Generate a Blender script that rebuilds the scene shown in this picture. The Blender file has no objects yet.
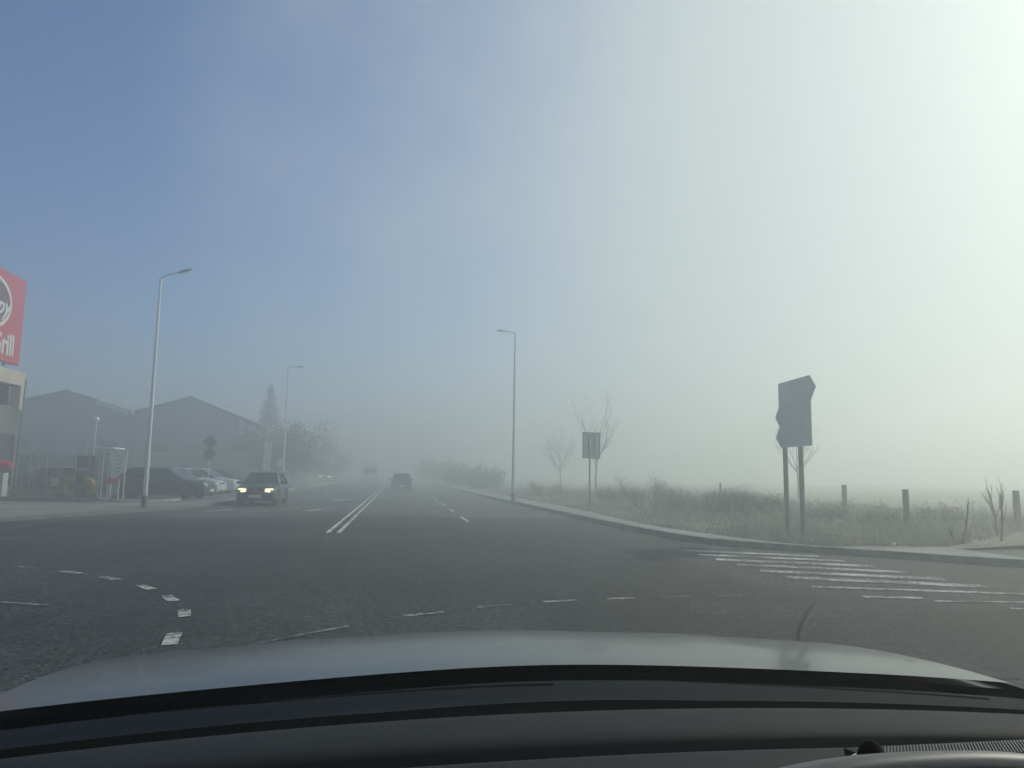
import bpy, bmesh, math, random
from mathutils import Vector, Matrix
R = math.radians
random.seed(7)
scene = bpy.context.scene
col = scene.collection

# ------------------------------------------------------------------ camera numbers
F_PX, EYE = 740.0, 1.45
YAW, PITCH, ROLL = R(8.8), R(6.95), R(0.8)
_fw = Vector((math.sin(YAW)*math.cos(PITCH), math.cos(YAW)*math.cos(PITCH), math.sin(PITCH)))
_rt0 = Vector((math.cos(YAW), -math.sin(YAW), 0))
_up0 = _rt0.cross(_fw)
_rt = _rt0*math.cos(ROLL) + _up0*math.sin(ROLL)
_up = _up0*math.cos(ROLL) - _rt0*math.sin(ROLL)
CAM = Vector((0, 0, EYE))

def _ray(u, v):
    return _fw + _rt*((u-512)/F_PX) - _up*((v-384)/F_PX)
def g(u, v, z=0.0):                      # survey point: where a sight line meets the ground
    d = _ray(u, v); t = (z-EYE)/d.z
    p = CAM + d*t
    return (p.x, p.y)
def at(u, v, Y):                         # survey point at a known distance along the road
    d = _ray(u, v)
    return CAM + d*(Y/d.y)

# ------------------------------------------------------------------ materials
MATS = {}
def _nodes(name):
    m = bpy.data.materials.new(name); m.use_nodes = True
    nt = m.node_tree
    return m, nt, nt.nodes['Principled BSDF']

def mat(name, c, rough=0.6, metal=0.0, var=0.0, scale=4.0, bump=0.0, bscale=60.0, c2=None, coat=0.0, emit=None, es=0.0, spec=0.5, stretch=None, detail=6.0):
    if name in MATS: return MATS[name]
    m, nt, b = _nodes(name)
    b.inputs['Roughness'].default_value = rough
    b.inputs['Metallic'].default_value = metal
    b.inputs['Specular IOR Level'].default_value = spec
    if coat:
        b.inputs['Coat Weight'].default_value = coat
        b.inputs['Coat Roughness'].default_value = 0.06
    c = tuple(c)
    if var or c2:
        tc = nt.nodes.new('ShaderNodeTexCoord')
        mp = nt.nodes.new('ShaderNodeMapping')
        nt.links.new(tc.outputs['Object'], mp.inputs['Vector'])
        if stretch: mp.inputs['Scale'].default_value = stretch
        n = nt.nodes.new('ShaderNodeTexNoise')
        n.inputs['Scale'].default_value = scale; n.inputs['Detail'].default_value = detail
        nt.links.new(mp.outputs['Vector'], n.inputs['Vector'])
        r = nt.nodes.new('ShaderNodeValToRGB')
        d = c2 if c2 else tuple(x*(1-var) for x in c)
        e = c if c2 else tuple(min(1, x*(1+var)) for x in c)
        r.color_ramp.elements[0].position = 0.36; r.color_ramp.elements[0].color = (*d, 1)
        r.color_ramp.elements[1].position = 0.64; r.color_ramp.elements[1].color = (*e, 1)
        nt.links.new(n.outputs['Fac'], r.inputs['Fac'])
        nt.links.new(r.outputs['Color'], b.inputs['Base Color'])
    else:
        b.inputs['Base Color'].default_value = (*c, 1)
    if bump:
        tc2 = nt.nodes.new('ShaderNodeTexCoord')
        n2 = nt.nodes.new('ShaderNodeTexNoise'); n2.inputs['Scale'].default_value = bscale; n2.inputs['Detail'].default_value = 4
        nt.links.new(tc2.outputs['Object'], n2.inputs['Vector'])
        bp = nt.nodes.new('ShaderNodeBump'); bp.inputs['Strength'].default_value = bump; bp.inputs['Distance'].default_value = 0.02
        nt.links.new(n2.outputs['Fac'], bp.inputs['Height'])
        nt.links.new(bp.outputs['Normal'], b.inputs['Normal'])
    if emit:
        b.inputs['Emission Color'].default_value = (*emit, 1)
        b.inputs['Emission Strength'].default_value = es
    MATS[name] = m
    return m

def asphalt(name, base, wear, rough=0.82):
    """stone chips, long wheel-track streaks, broad worn areas"""
    m, nt, b = _nodes(name)
    N, L = nt.nodes, nt.links
    tc = N.new('ShaderNodeTexCoord')
    def noise(scale, detail=4, stretch=None):
        n = N.new('ShaderNodeTexNoise'); n.inputs['Scale'].default_value = scale; n.inputs['Detail'].default_value = detail
        if stretch:
            mp = N.new('ShaderNodeMapping'); mp.inputs['Scale'].default_value = stretch
            L.new(tc.outputs['Object'], mp.inputs['Vector']); L.new(mp.outputs['Vector'], n.inputs['Vector'])
        else:
            L.new(tc.outputs['Object'], n.inputs['Vector'])
        return n
    def ramp(n, lo, hi, a, z):
        r = N.new('ShaderNodeValToRGB'); e = r.color_ramp.elements
        e[0].position, e[1].position = lo, hi
        e[0].color = (a, a, a, 1); e[1].color = (z, z, z, 1)
        L.new(n.outputs['Fac'], r.inputs['Fac']); return r
    big = ramp(noise(0.22, 5), 0.36, 0.64, 0.68, 1.1 + wear)
    track = ramp(noise(1.0, 3, (1.6, 0.03, 1)), 0.35, 0.7, 0.86, 1.14)
    chips = ramp(noise(42, 2), 0.38, 0.62, 0.40, 1.75)
    blot = ramp(noise(2.2, 6), 0.38, 0.62, 0.84, 1.16)
    stones = N.new('ShaderNodeTexVoronoi'); stones.inputs['Scale'].default_value = 70
    L.new(tc.outputs['Object'], stones.inputs['Vector'])
    sr = N.new('ShaderNodeValToRGB'); sr.color_ramp.elements[0].position = 0.05; sr.color_ramp.elements[1].position = 0.5
    sr.color_ramp.elements[0].color = (1.5, 1.5, 1.45, 1); sr.color_ramp.elements[1].color = (0.8, 0.8, 0.8, 1)
    L.new(stones.outputs['Distance'], sr.inputs['Fac'])
    cur = None
    col0 = N.new('ShaderNodeRGB'); col0.outputs[0].default_value = (*base, 1)
    cur = col0.outputs[0]
    grain = ramp(noise(13, 2), 0.41, 0.59, 0.50, 1.60)
    for r in (big, track, blot, grain, chips, sr):
        mx = N.new('ShaderNodeMix'); mx.data_type = 'RGBA'; mx.blend_type = 'MULTIPLY'; mx.inputs[0].default_value = 1
        L.new(cur, mx.inputs[6]); L.new(r.outputs['Color'], mx.inputs[7]); cur = mx.outputs[2]
    L.new(cur, b.inputs['Base Color'])
    b.inputs['Roughness'].default_value = rough
    b.inputs['Specular IOR Level'].default_value = 0.35
    bp = N.new('ShaderNodeBump'); bp.inputs['Strength'].default_value = 0.5; bp.inputs['Distance'].default_value = 0.012
    L.new(chips.outputs['Color'], bp.inputs['Height']); L.new(bp.outputs['Normal'], b.inputs['Normal'])
    MATS[name] = m
    return m

def worn_paint(name, white, under, thr=0.5):
    m, nt, b = _nodes(name)
    N, L = nt.nodes, nt.links
    tc = N.new('ShaderNodeTexCoord')
    n = N.new('ShaderNodeTexNoise'); n.inputs['Scale'].default_value = 16; n.inputs['Detail'].default_value = 8; n.inputs['Roughness'].default_value = 0.7
    L.new(tc.outputs['Object'], n.inputs['Vector'])
    n2 = N.new('ShaderNodeTexNoise'); n2.inputs['Scale'].default_value = 1.3; n2.inputs['Detail'].default_value = 3
    L.new(tc.outputs['Object'], n2.inputs['Vector'])
    ad = N.new('ShaderNodeMath'); ad.operation = 'MULTIPLY_ADD'; ad.inputs[1].default_value = 0.6
    L.new(n2.outputs['Fac'], ad.inputs[0]); L.new(n.outputs['Fac'], ad.inputs[2])
    r = N.new('ShaderNodeValToRGB')
    r.color_ramp.elements[0].position = thr+0.18; r.color_ramp.elements[0].color = (*under, 1)
    r.color_ramp.elements[1].position = thr+0.34; r.color_ramp.elements[1].color = (*white, 1)
    L.new(ad.outputs[0], r.inputs['Fac']); L.new(r.outputs['Color'], b.inputs['Base Color'])
    b.inputs['Roughness'].default_value = 0.7
    MATS[name] = m
    return m

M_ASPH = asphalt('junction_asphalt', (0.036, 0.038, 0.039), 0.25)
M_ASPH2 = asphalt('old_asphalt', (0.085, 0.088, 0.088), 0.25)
M_DRIVE = asphalt('driveway_asphalt', (0.075, 0.085, 0.085), 0.2)
M_PAINT = worn_paint('road_paint', (0.55, 0.55, 0.53), (0.05, 0.05, 0.05), 0.555)
M_PAINTF = worn_paint('faded_road_paint', (0.30, 0.30, 0.29), (0.045, 0.045, 0.045), 0.59)
M_ZEBRA = worn_paint('zebra_paint', (0.60, 0.60, 0.58), (0.045, 0.047, 0.048), 0.565)
M_LANE = worn_paint('lane_paint', (0.62, 0.62, 0.60), (0.07, 0.07, 0.07), 0.46)
M_TAR = mat('tar', (0.02, 0.021, 0.022), 0.9, spec=0.1)
M_CONC = mat('concrete_lot', (0.27, 0.27, 0.255), 0.85, var=0.35, scale=0.5, bump=0.3, bscale=30, c2=(0.15, 0.15, 0.145))
M_PAVE = mat('pavement_slabs', (0.34, 0.335, 0.31), 0.9, scale=0.8, c2=(0.22, 0.22, 0.20), bump=0.3, bscale=25)
M_KERB = mat('kerb_stone', (0.22, 0.22, 0.21), 0.9, scale=3, c2=(0.14, 0.14, 0.135))
M_KERBW = mat('pale_kerb_stone', (0.55, 0.54, 0.5), 0.9, scale=3, c2=(0.4, 0.4, 0.37))
M_SOIL = mat('winter_soil', (0.30, 0.285, 0.21), 1.0, scale=0.9, c2=(0.21, 0.20, 0.15), bump=0.6, bscale=6)  # soil paled to stand for the fog veil over the verge
M_GRASS = mat('dry_grass', (0.43, 0.40, 0.32), 0.9, scale=0.7, c2=(0.29, 0.275, 0.22))  # dry grass, made paler still in place of denser fog
M_SHRUB = mat('shrub_leaf', (0.23, 0.215, 0.17), 0.85, scale=1.5, c2=(0.15, 0.14, 0.115))  # leaf colour raised too, with the fog veil put in
M_BARE = mat('bare_branch', (0.11, 0.10, 0.085), 0.9, scale=8, c2=(0.07, 0.063, 0.055))
M_LEAFD = mat('dark_leaf', (0.09, 0.095, 0.075), 0.85, scale=1.2, c2=(0.055, 0.062, 0.05))
M_NEEDLE = mat('conifer_needles', (0.075, 0.09, 0.075), 0.85, scale=1.2, c2=(0.05, 0.06, 0.05))
M_BARK = mat('bark', (0.17, 0.155, 0.135), 0.95, scale=6, c2=(0.11, 0.10, 0.088), bump=0.6, bscale=20)
M_WOOD = mat('weathered_wood', (0.11, 0.10, 0.09), 0.9, scale=5, c2=(0.07, 0.065, 0.058), bump=0.5, bscale=25)
M_GALV = mat('galvanised_steel', (0.78, 0.79, 0.8), 0.45, 0.1, scale=3, c2=(0.68, 0.69, 0.7))
M_GALVD = mat('dull_steel', (0.22, 0.23, 0.24), 0.55, 0.3, scale=4, c2=(0.16, 0.17, 0.18))
M_DARKST = mat('dark_steel', (0.07, 0.075, 0.08), 0.5, 0.2)
M_SIGNBK = mat('sign_back_grey', (0.52, 0.54, 0.56), 0.55, 0.0, scale=2, c2=(0.46, 0.48, 0.50))  # arrow boards' grey lightened in place of a thicker fog veil
M_DARKPL = mat('shaded_plate_dark_board', (0.1, 0.105, 0.11), 0.6)  # backlit shade put into the sign plates; verge boards share the tone
M_BLUE = mat('sign_blue', (0.03, 0.08, 0.2), 0.45)
M_WHITE = mat('white_enamel', (0.78, 0.78, 0.76), 0.45, scale=2, c2=(0.68, 0.68, 0.66))
M_RED = mat('sign_red', (0.56, 0.022, 0.045), 0.45, scale=1.5, c2=(0.5, 0.018, 0.036))
M_MAROON = mat('sign_dark_red', (0.12, 0.02, 0.03), 0.45)
M_REDP = mat('red_plastic', (0.6, 0.03, 0.03), 0.4)
M_YEL = mat('yellow_pipe_paint', (0.72, 0.42, 0.03), 0.45, scale=3, c2=(0.6, 0.33, 0.025))
M_YSIGN = mat('sign_yellow', (0.65, 0.45, 0.04), 0.5)
M_CREAM = mat('cream_render', (0.62, 0.55, 0.42), 0.85, scale=1.2, c2=(0.5, 0.44, 0.34))
M_PLASTER = mat('grey_plaster', (0.18, 0.18, 0.18), 0.9, scale=0.7, c2=(0.13, 0.13, 0.13))
M_SHED = mat('warehouse_cladding', (0.31, 0.315, 0.32), 0.7, scale=1.0, c2=(0.22, 0.225, 0.23), stretch=(3, 1, 0.2))
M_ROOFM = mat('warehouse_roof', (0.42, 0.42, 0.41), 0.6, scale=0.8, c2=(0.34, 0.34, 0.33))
M_SUNTRIM = mat('sunlit_strip_and_trim', (0.7, 0.7, 0.68), 0.6)  # pale colour for the painted sunlit strip, sills and gable panels
M_GLASSD = mat('dark_window_glass', (0.02, 0.024, 0.028), 0.08, spec=0.8)
M_CARGL = mat('car_window_glass', (0.012, 0.015, 0.017), 0.06, spec=0.7)
M_TYRE = mat('tyre_rubber', (0.015, 0.015, 0.016), 0.85)
M_RIM = mat('wheel_rim', (0.45, 0.46, 0.47), 0.35, 0.7)
M_BLACKPL = mat('black_plastic', (0.015, 0.016, 0.018), 0.55)
M_PLATE = mat('number_plate_white', (0.7, 0.7, 0.68), 0.5)
M_LAMPOFF = mat('headlight_glass', (0.5, 0.52, 0.54), 0.15, 0.3)
M_LAMPON = mat('headlight_lit', (0.9, 0.85, 0.7), 0.3, emit=(1.0, 0.78, 0.42), es=3.2)
M_TAIL = mat('tail_lamp', (0.28, 0.015, 0.015), 0.3)
P_DARK = mat('paint_dark_navy', (0.007, 0.009, 0.014), 0.3, 0.0, coat=0.4)
P_BLACK = mat('paint_black', (0.006, 0.0065, 0.008), 0.3, 0.0, coat=0.4)
P_SILVER = mat('paint_silver', (0.66, 0.68, 0.69), 0.35, 0.25, coat=0.6)
P_GREY = mat('paint_grey', (0.065, 0.07, 0.078), 0.32, 0.3, coat=0.7)
P_WHITE = mat('paint_white', (0.75, 0.76, 0.76), 0.35, coat=0.5)
P_BONNET = mat('bonnet_grey_paint', (0.045, 0.048, 0.05), 0.22, 0.6, coat=0.22, var=0.05, scale=60)
M_DASH = mat('dashboard_plastic', (0.0075, 0.0095, 0.0115), 0.75, spec=0.25, bump=0.12, bscale=900)
M_DASHL = mat('dashboard_light_edge', (0.07, 0.073, 0.073), 0.5)
M_COWL = mat('cowl_plastic', (0.004, 0.008, 0.013), 0.8, scale=10, c2=(0.003, 0.006, 0.010), spec=0.15)
M_FRIT = mat('black_frit', (0.003, 0.003, 0.004), 0.9, spec=0.1)

# ------------------------------------------------------------------ mesh helpers
class MB:
    def __init__(s): s.v = []; s.f = []
    def add(s, vs, fs):
        o = len(s.v); s.v += [tuple(p) for p in vs]; s.f += [tuple(i+o for i in f) for f in fs]; return s
    def box(s, c, d, rot=None, off=None):
        hx, hy, hz = d[0]/2, d[1]/2, d[2]/2
        vs = [Vector((x*hx, y*hy, z*hz)) for x in (-1, 1) for y in (-1, 1) for z in (-1, 1)]
        if rot is not None: vs = [rot @ p for p in vs]
        vs = [p + Vector(c) for p in vs]
        return s.add(vs, [(0, 1, 3, 2), (4, 6, 7, 5), (0, 4, 5, 1), (2, 3, 7, 6), (0, 2, 6, 4), (1, 5, 7, 3)])
    def tube(s, pts, rads, n=8, cap=True):
        pts = [Vector(p) for p in pts]
        if not hasattr(rads, '__len__'): rads = [rads]*len(pts)
        vs = []; fs = []
        ref = None
        for i, p in enumerate(pts):
            a = pts[max(i-1, 0)]; b = pts[min(i+1, len(pts)-1)]
            t = (b-a).normalized()
            if ref is None:
                ref = Vector((0, 0, 1)) if abs(t.z) < 0.9 else Vector((1, 0, 0))
            x = ref - t*ref.dot(t)
            if x.length < 1e-5: x = t.orthogonal()
            x.normalize(); ref = x; y = t.cross(x)
            for k in range(n):
                an = 2*math.pi*k/n
                vs.append(p + (x*math.cos(an) + y*math.sin(an))*rads[i])
        for i in range(len(pts)-1):
            for k in range(n):
                k2 = (k+1) % n
                fs.append((i*n+k, i*n+k2, (i+1)*n+k2, (i+1)*n+k))
        if cap:
            fs.append(tuple(range(n-1, -1, -1))); m = (len(pts)-1)*n
            fs.append(tuple(m+k for k in range(n)))
        return s.add(vs, fs)
    def prism(s, poly, axis, lo, hi):
        """poly: list of 2D points in the plane across axis; axis 'x','y','z'"""
        def P(a, b, h):
            return {'x': (h, a, b), 'y': (a, h, b), 'z': (a, b, h)}[axis]
        n = len(poly)
        vs = [P(a, b, lo) for a, b in poly] + [P(a, b, hi) for a, b in poly]
        fs = [tuple(range(n-1, -1, -1)), tuple(range(n, 2*n))] + [(i, (i+1) % n, n+(i+1) % n, n+i) for i in range(n)]
        return s.add(vs, fs)
    def loft(s, rings, closed=True, cap=True):
        n = len(rings[0]); vs = [p for r in rings for p in r]; fs = []
        for i in range(len(rings)-1):
            for k in range(n if closed else n-1):
                k2 = (k+1) % n
                fs.append((i*n+k, i*n+k2, (i+1)*n+k2, (i+1)*n+k))
        if cap and closed:
            fs.append(tuple(range(n-1, -1, -1))); m = (len(rings)-1)*n
            fs.append(tuple(m+k for k in range(n)))
        return s.add(vs, fs)
    def xf(s, M):
        s.v = [tuple(M @ Vector(p)) for p in s.v]; return s
    def build(s, name, material, parent=None, smooth=None, bevel=0.0, recalc=True):
        me = bpy.data.meshes.new(name)
        me.from_pydata(s.v, [], s.f)
        bm = bmesh.new(); bm.from_mesh(me)
        if recalc: bmesh.ops.recalc_face_normals(bm, faces=bm.faces)
        if bevel:
            es = [e for e in bm.edges if len(e.link_faces) == 2 and e.calc_face_angle(0) > R(40)]
            bmesh.ops.bevel(bm, geom=es, offset=bevel, segments=2, profile=0.5, affect='EDGES', clamp_overlap=True)
        bm.to_mesh(me); bm.free()
        me.materials.append(material)
        if smooth is not None:
            for p in me.polygons: p.use_smooth = True
            me.set_sharp_from_angle(angle=R(smooth))
        o = bpy.data.objects.new(name, me); col.objects.link(o)
        if parent: o.parent = parent
        return o

def tag(o, label=None, cat=None, group=None, kind=None):
    if label: o['label'] = label
    if cat: o['category'] = cat
    if group: o['group'] = group
    if kind: o['kind'] = kind
    return o
def thing(name, label, cat, loc=(0, 0, 0), rz=0.0, group=None):
    o = bpy.data.objects.new(name, None); col.objects.link(o)
    o.empty_display_size = 0.3
    o.location = loc; o.rotation_euler = (0, 0, rz)
    return tag(o, label, cat, group)
def kids(o): return [c for c in bpy.data.objects if c.parent == o]
def copy_tree(o, parent=None):
    c = o.copy(); col.objects.link(c)
    if parent: c.parent = parent
    for ch in kids(o): copy_tree(ch, c)
    return c
def place(o, loc, rz=0.0, label=None, sc=None):
    o.location = loc; o.rotation_euler = (0, 0, rz)
    if label: o['label'] = label
    if sc: o.scale = sc if hasattr(sc, '__len__') else (sc, sc, sc)
    return o

def sheet(name, poly, z, material, kind='structure', thick=None, sub=None):
    """a flat area seen from above; with thick it gets sides going down"""
    me = bpy.data.meshes.new(name); bm = bmesh.new()
    vs = [bm.verts.new((x, y, z)) for x, y in poly]
    f = bm.faces.new(vs)
    if f.normal.z < 0: f.normal_flip()
    f.normal_update()
    if f.normal.z < 0: f.normal_flip()
    if thick:
        r = bmesh.ops.extrude_face_region(bm, geom=[f])
        for e in r['geom']:
            if isinstance(e, bmesh.types.BMVert): e.co.z -= thick
        bmesh.ops.recalc_face_normals(bm, faces=bm.faces)
    bmesh.ops.triangulate(bm, faces=[q for q in bm.faces if len(q.verts) > 4])
    bm.to_mesh(me); bm.free(); me.materials.append(material)
    o = bpy.data.objects.new(name, me); col.objects.link(o)
    return tag(o, kind=kind)

def smooth_line(pts, n=6):
    out = []
    P = [Vector((*p, 0)) for p in pts]
    for i in range(len(P)-1):
        p0, p1, p2, p3 = P[max(i-1, 0)], P[i], P[i+1], P[min(i+2, len(P)-1)]
        for k in range(n):
            t = k/n
            q = 0.5*((2*p1) + (p2-p0)*t + (2*p0-5*p1+4*p2-p3)*t*t + (3*p1-p0-3*p2+p3)*t**3)
            out.append((q.x, q.y))
    out.append((P[-1].x, P[-1].y))
    return out
def offset_line(pts, d):
    out = []
    for i, p in enumerate(pts):
        a = Vector((*pts[max(i-1, 0)], 0)); b = Vector((*pts[min(i+1, len(pts)-1)], 0))
        t = (b-a).normalized(); nrm = Vector((-t.y, t.x, 0))
        out.append((p[0]+nrm.x*d, p[1]+nrm.y*d))
    return out
def strip_mb(mb, pts, w, z, h=None):
    a = offset_line(pts, w/2); b = offset_line(pts, -w/2)
    if h is None:
        vs = [(x, y, z) for x, y in a] + [(x, y, z) for x, y in b]
        n = len(pts)
        mb.add(vs, [(i+n, i+n+1, i+1, i) for i in range(n-1)])
    else:
        rings = [[(a[i][0], a[i][1], z), (a[i][0], a[i][1], z+h), (b[i][0], b[i][1], z+h), (b[i][0], b[i][1], z)] for i in range(len(pts))]
        mb.loft(rings)
    return mb
def dash_mb(mb, p, q, w, z):
    p = Vector((*p, 0)); q = Vector((*q, 0)); t = (q-p).normalized(); nn = Vector((-t.y, t.x, 0))*(w/2)
    n = max(2, int((q-p).length/0.25)); 
    L = []; Rr = []
    for i in range(n+1):
        c = p.lerp(q, i/n)
        L.append(c+nn*random.uniform(0.85, 1.1)); Rr.append(c-nn*random.uniform(0.85, 1.1))
    vs = [(v.x, v.y, z) for v in L] + [(v.x, v.y, z) for v in Rr]
    mb.add(vs, [(i+n+1, i+n+2, i+1, i) for i in range(n)])
    return mb

# ------------------------------------------------------------------ the setting
sheet('ground', [(-400, -400), (400, -400), (400, 400), (-400, 400)], -0.03, M_SOIL)

kerb_pts = smooth_line([(42, 3.0), (24, 5.6), (16, 8.2), (12.6, 9.9), (10.5, 11.35), (9.0, 12.85), (7.8, 14.05), (6.75, 15.6), (6.35, 17.9), (6.15, 21.9), (5.95, 30.4), (5.6, 44), (5.3, 74), (5.2, 150), (5.2, 395)], 5)
left_edge = smooth_line([(-60, 17.5), (-30, 18.6), (-15, 19.9), (-11.2, 21.2), (-10.0, 23.2), (-8.6, 27.0), (-7.6, 30.2), (-7.15, 34), (-7.1, 45), (-7.1, 150), (-7.1, 395)], 5)
road_poly = [(-60, -40), (42, -40)] + kerb_pts + left_edge[::-1]
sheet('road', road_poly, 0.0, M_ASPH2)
bound_r = [(6.2, 24.6), (2.9, 25.0), (-3.0, 24.8), (-7.1, 23.6), (-9.3, 22.4)]
jk = [p for p in kerb_pts if p[1] <= 24.4]
jl = [p for p in left_edge if p[1] < 21.6]
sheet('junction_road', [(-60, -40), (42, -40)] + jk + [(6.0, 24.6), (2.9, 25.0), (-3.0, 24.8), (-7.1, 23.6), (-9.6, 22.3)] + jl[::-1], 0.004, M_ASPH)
# a paler resurfaced area and a darker one in the junction
sheet('road_patch', [g(636, 552), g(600, 580), g(552, 612), g(560, 650), g(760, 680), g(1030, 680), g(1030, 612), g(860, 604), g(745, 582), g(680, 560)], 0.008, asphalt('patched_asphalt', (0.026, 0.028, 0.029), 0.1))

# kerbs, pavement on the right
kr = [p for p in kerb_pts if p[0] < 10.9]
strip_mb(MB(), offset_line(kr, -0.075), 0.15, -0.02, 0.15).build('kerb', M_KERB)['kind'] = 'structure'
verge = smooth_line([(11.0, 13.5), (10.2, 13.45), (8.8, 13.6), (7.95, 14.8), (7.3, 17.2), (6.95, 20.2), (7.0, 24.0), (7.15, 27.5), (7.15, 34.6), (6.9, 44), (6.7, 74), (6.6, 150), (6.6, 395)], 5)
inner = offset_line(kr, -0.155)
sheet('pavement', inner + verge[::-1], 0.115, M_PAVE, thick=0.13)
sheet('driveway', [(11.0, 13.4), (11.0, 11.3), (12.7, 10.0), (16, 8.4), (24, 5.8), (42, 3.2), (60, 3), (60, 30), (30, 22.5), (20, 18.2), (14.3, 15.0), (12, 13.9)], 0.06, M_DRIVE, thick=0.07)
MBk = MB(); strip_mb(MBk, [p for p in kerb_pts if p[0] >= 10.7], 0.18, 0.012).build('gutter', M_TAR)['kind'] = 'structure'
# verge: gently raised rough ground
def verge_z(x, y):
    return 0.10 + 0.10*math.sin(x*0.6+1)*math.sin(y*0.35) + min(0.22, 0.01*(x-7))
vm = MB()
vl = [p for p in verge if p[1] > 13.4]
rows = []
for (x, y) in vl:
    rows.append([(x + (d), y + (d*0.12 if y < 20 else 0), 0.09 + (verge_z(x+d, y)-0.02)*min(1, d/1.5)*0.8) for d in (0.02, 0.5, 1.2, 2.2, 3.6, 5.5, 8, 12, 18, 30, 60, 120, 300)])
vm.loft(rows, closed=False, cap=False).build('verge', M_SOIL, smooth=60)['kind'] = 'structure'

# concrete forecourt on the left
ll = [p for p in left_edge if p[0] > -59]
sheet('forecourt', offset_line(ll, 0.16) + [(-60, 395), (-60, 17.5)], 0.085, M_CONC, thick=0.1)
strip_mb(MB(), offset_line(ll, 0.075), 0.15, -0.02, 0.12).build('kerb', M_KERB)['kind'] = 'structure'
# sunken darker parking surface
park_poly = [(-8.6, 34.2), (-8.2, 39), (-8.1, 70), (-12, 70), (-30, 70), (-30, 36.5), (-13, 35.2), (-10.5, 33.6)]
sheet('parking_surface', park_poly, 0.089, asphalt('parking_asphalt', (0.16, 0.165, 0.165), 0.2))
sheet('parking_shadow', [(-17, 33.4), (-12.2, 32.2), (-11.6, 34.4), (-13.2, 35.4), (-19.2, 38.6), (-22, 38.6)], 0.093, asphalt('shadow_asphalt', (0.05, 0.052, 0.052), 0.2))  # dark sheet painted as the shadow on the ground by the fence
kw = MB(); strip_mb(kw, [(-40, 44.6), (-22, 39.8), (-17.5, 38.9), (-14.2, 38.3), (-12.6, 38.4)], 0.22, 0.08, 0.26)
kw.build('kerb', M_KERBW)['kind'] = 'structure'
kw = MB(); strip_mb(kw, [(-7.5, 41), (-7.6, 52), (-7.6, 62), (-7.6, 120)], 0.2, 0.08, 0.1); kw.build('kerb', M_KERBW)['kind'] = 'structure'
kw = MB(); strip_mb(kw, smooth_line([(-12.2, 33.6), (-11.0, 33.2), (-9.9, 33.9), (-9.4, 35.0)]), 0.16, 0.08, 0.1); kw.build('kerb', M_KERBW)['kind'] = 'structure'

# painted markings
Zm = 0.0125
mk = MB()
arc = [g(25, 568), g(72, 573), g(110, 579), g(145, 588), g(170, 599), g(184, 614), g(172, 640)]
dirs = []
for i, p in enumerate(arc):
    a = arc[max(i-1, 0)]; b = arc[min(i+1, len(arc)-1)]
    t = Vector((b[0]-a[0], b[1]-a[1], 0)).normalized()
    l = 0.22 if i < 6 else 0.24
    dash_mb(mk, (p[0]-t.x*l, p[1]-t.y*l), (p[0]+t.x*l, p[1]+t.y*l), 0.13, Zm)
for (u0, v0, u1, v1) in ((404, 617, 444, 613), (477, 608.5, 511, 605.5), (544, 602.8, 577, 600.8), (608, 599.8, 634, 598.6)):
    dash_mb(mk, g(u0, v0), g(u1, v1), 0.085, Zm)
mk.build('junction_marking', M_PAINT)['kind'] = 'structure'
mk = MB()
for (u0, v0, u1, v1) in ((662, 598, 690, 597), (716, 596.6, 742, 596.2), (0, 603, 48, 606)):
    dash_mb(mk, g(u0, v0), g(u1, v1), 0.09, Zm)
strip_mb(mk, smooth_line([g(120, 668), g(170, 664), g(215, 655), g(280, 640), g(350, 627)]), 0.055, Zm)
for (u0, v0, u1, v1) in ((-20, 528, 30, 527), (-30, 541, 28, 538)):
    dash_mb(mk, g(u0, v0), g(u1, v1), 0.3, Zm)
mk.build('junction_marking', M_PAINTF)['kind'] = 'structure'
mk = MB()
for dx in (-0.13, 0.13):
    dash_mb(mk, (-1.42+dx, 18.3), (-1.15+dx, 60), 0.1, Zm); dash_mb(mk, (-1.15+dx, 60), (-1.1+dx, 300), 0.1, Zm)
y = 22.6
while y < 220:
    dash_mb(mk, (2.22, y), (2.22, y+2.6), 0.11, Zm); y += 5.4
for (p, q, w) in ((g(206, 512), g(234, 509.5), 0.22), (g(308, 511), g(322, 509.5), 0.3), (g(332, 501), g(352, 499.5), 0.4), (g(243, 513), g(300, 507.5), 0.12), (g(395, 503), g(405, 502.6), 0.25)):
    dash_mb(mk, p, q, w, Zm)
for y in range(40, 200, 8):
    dash_mb(mk, (-4.3, y), (-4.3, y+3), 0.11, Zm)
mk.build('lane_marking', M_LANE)['kind'] = 'structure'
zb = MB()
for i in range(8):
    y0 = 14.15 - 0.77*i
    a = Vector((5.6 + 0.02*i, y0, 0)); b = Vector((7.85 + 0.04*i, y0 - 1.12 + 0.02*i, 0))
    if i == 6: a, b = Vector((5.55, 9.42, 0)), Vector((8.5, 8.5, 0))
    if i == 7: a, b = Vector((5.75, 8.58, 0)), Vector((6.45, 8.45, 0))
    dash_mb(zb, (a.x, a.y), (b.x, b.y), 0.30 if i < 6 else 0.14, Zm)
dash_mb(zb, g(935, 602), g(1060, 603.5), 0.08, Zm); dash_mb(zb, g(1010, 609), g(1060, 612), 0.08, Zm)
zb.build('zebra_crossing', M_ZEBRA)['kind'] = 'structure'
tk = MB(); strip_mb(tk, smooth_line([g(812, 606), g(806, 615), g(803, 622), g(799, 632), g(798, 645), g(794, 660)]), 0.035, Zm).build('tar_seam', M_TAR)['kind'] = 'structure'

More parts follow.
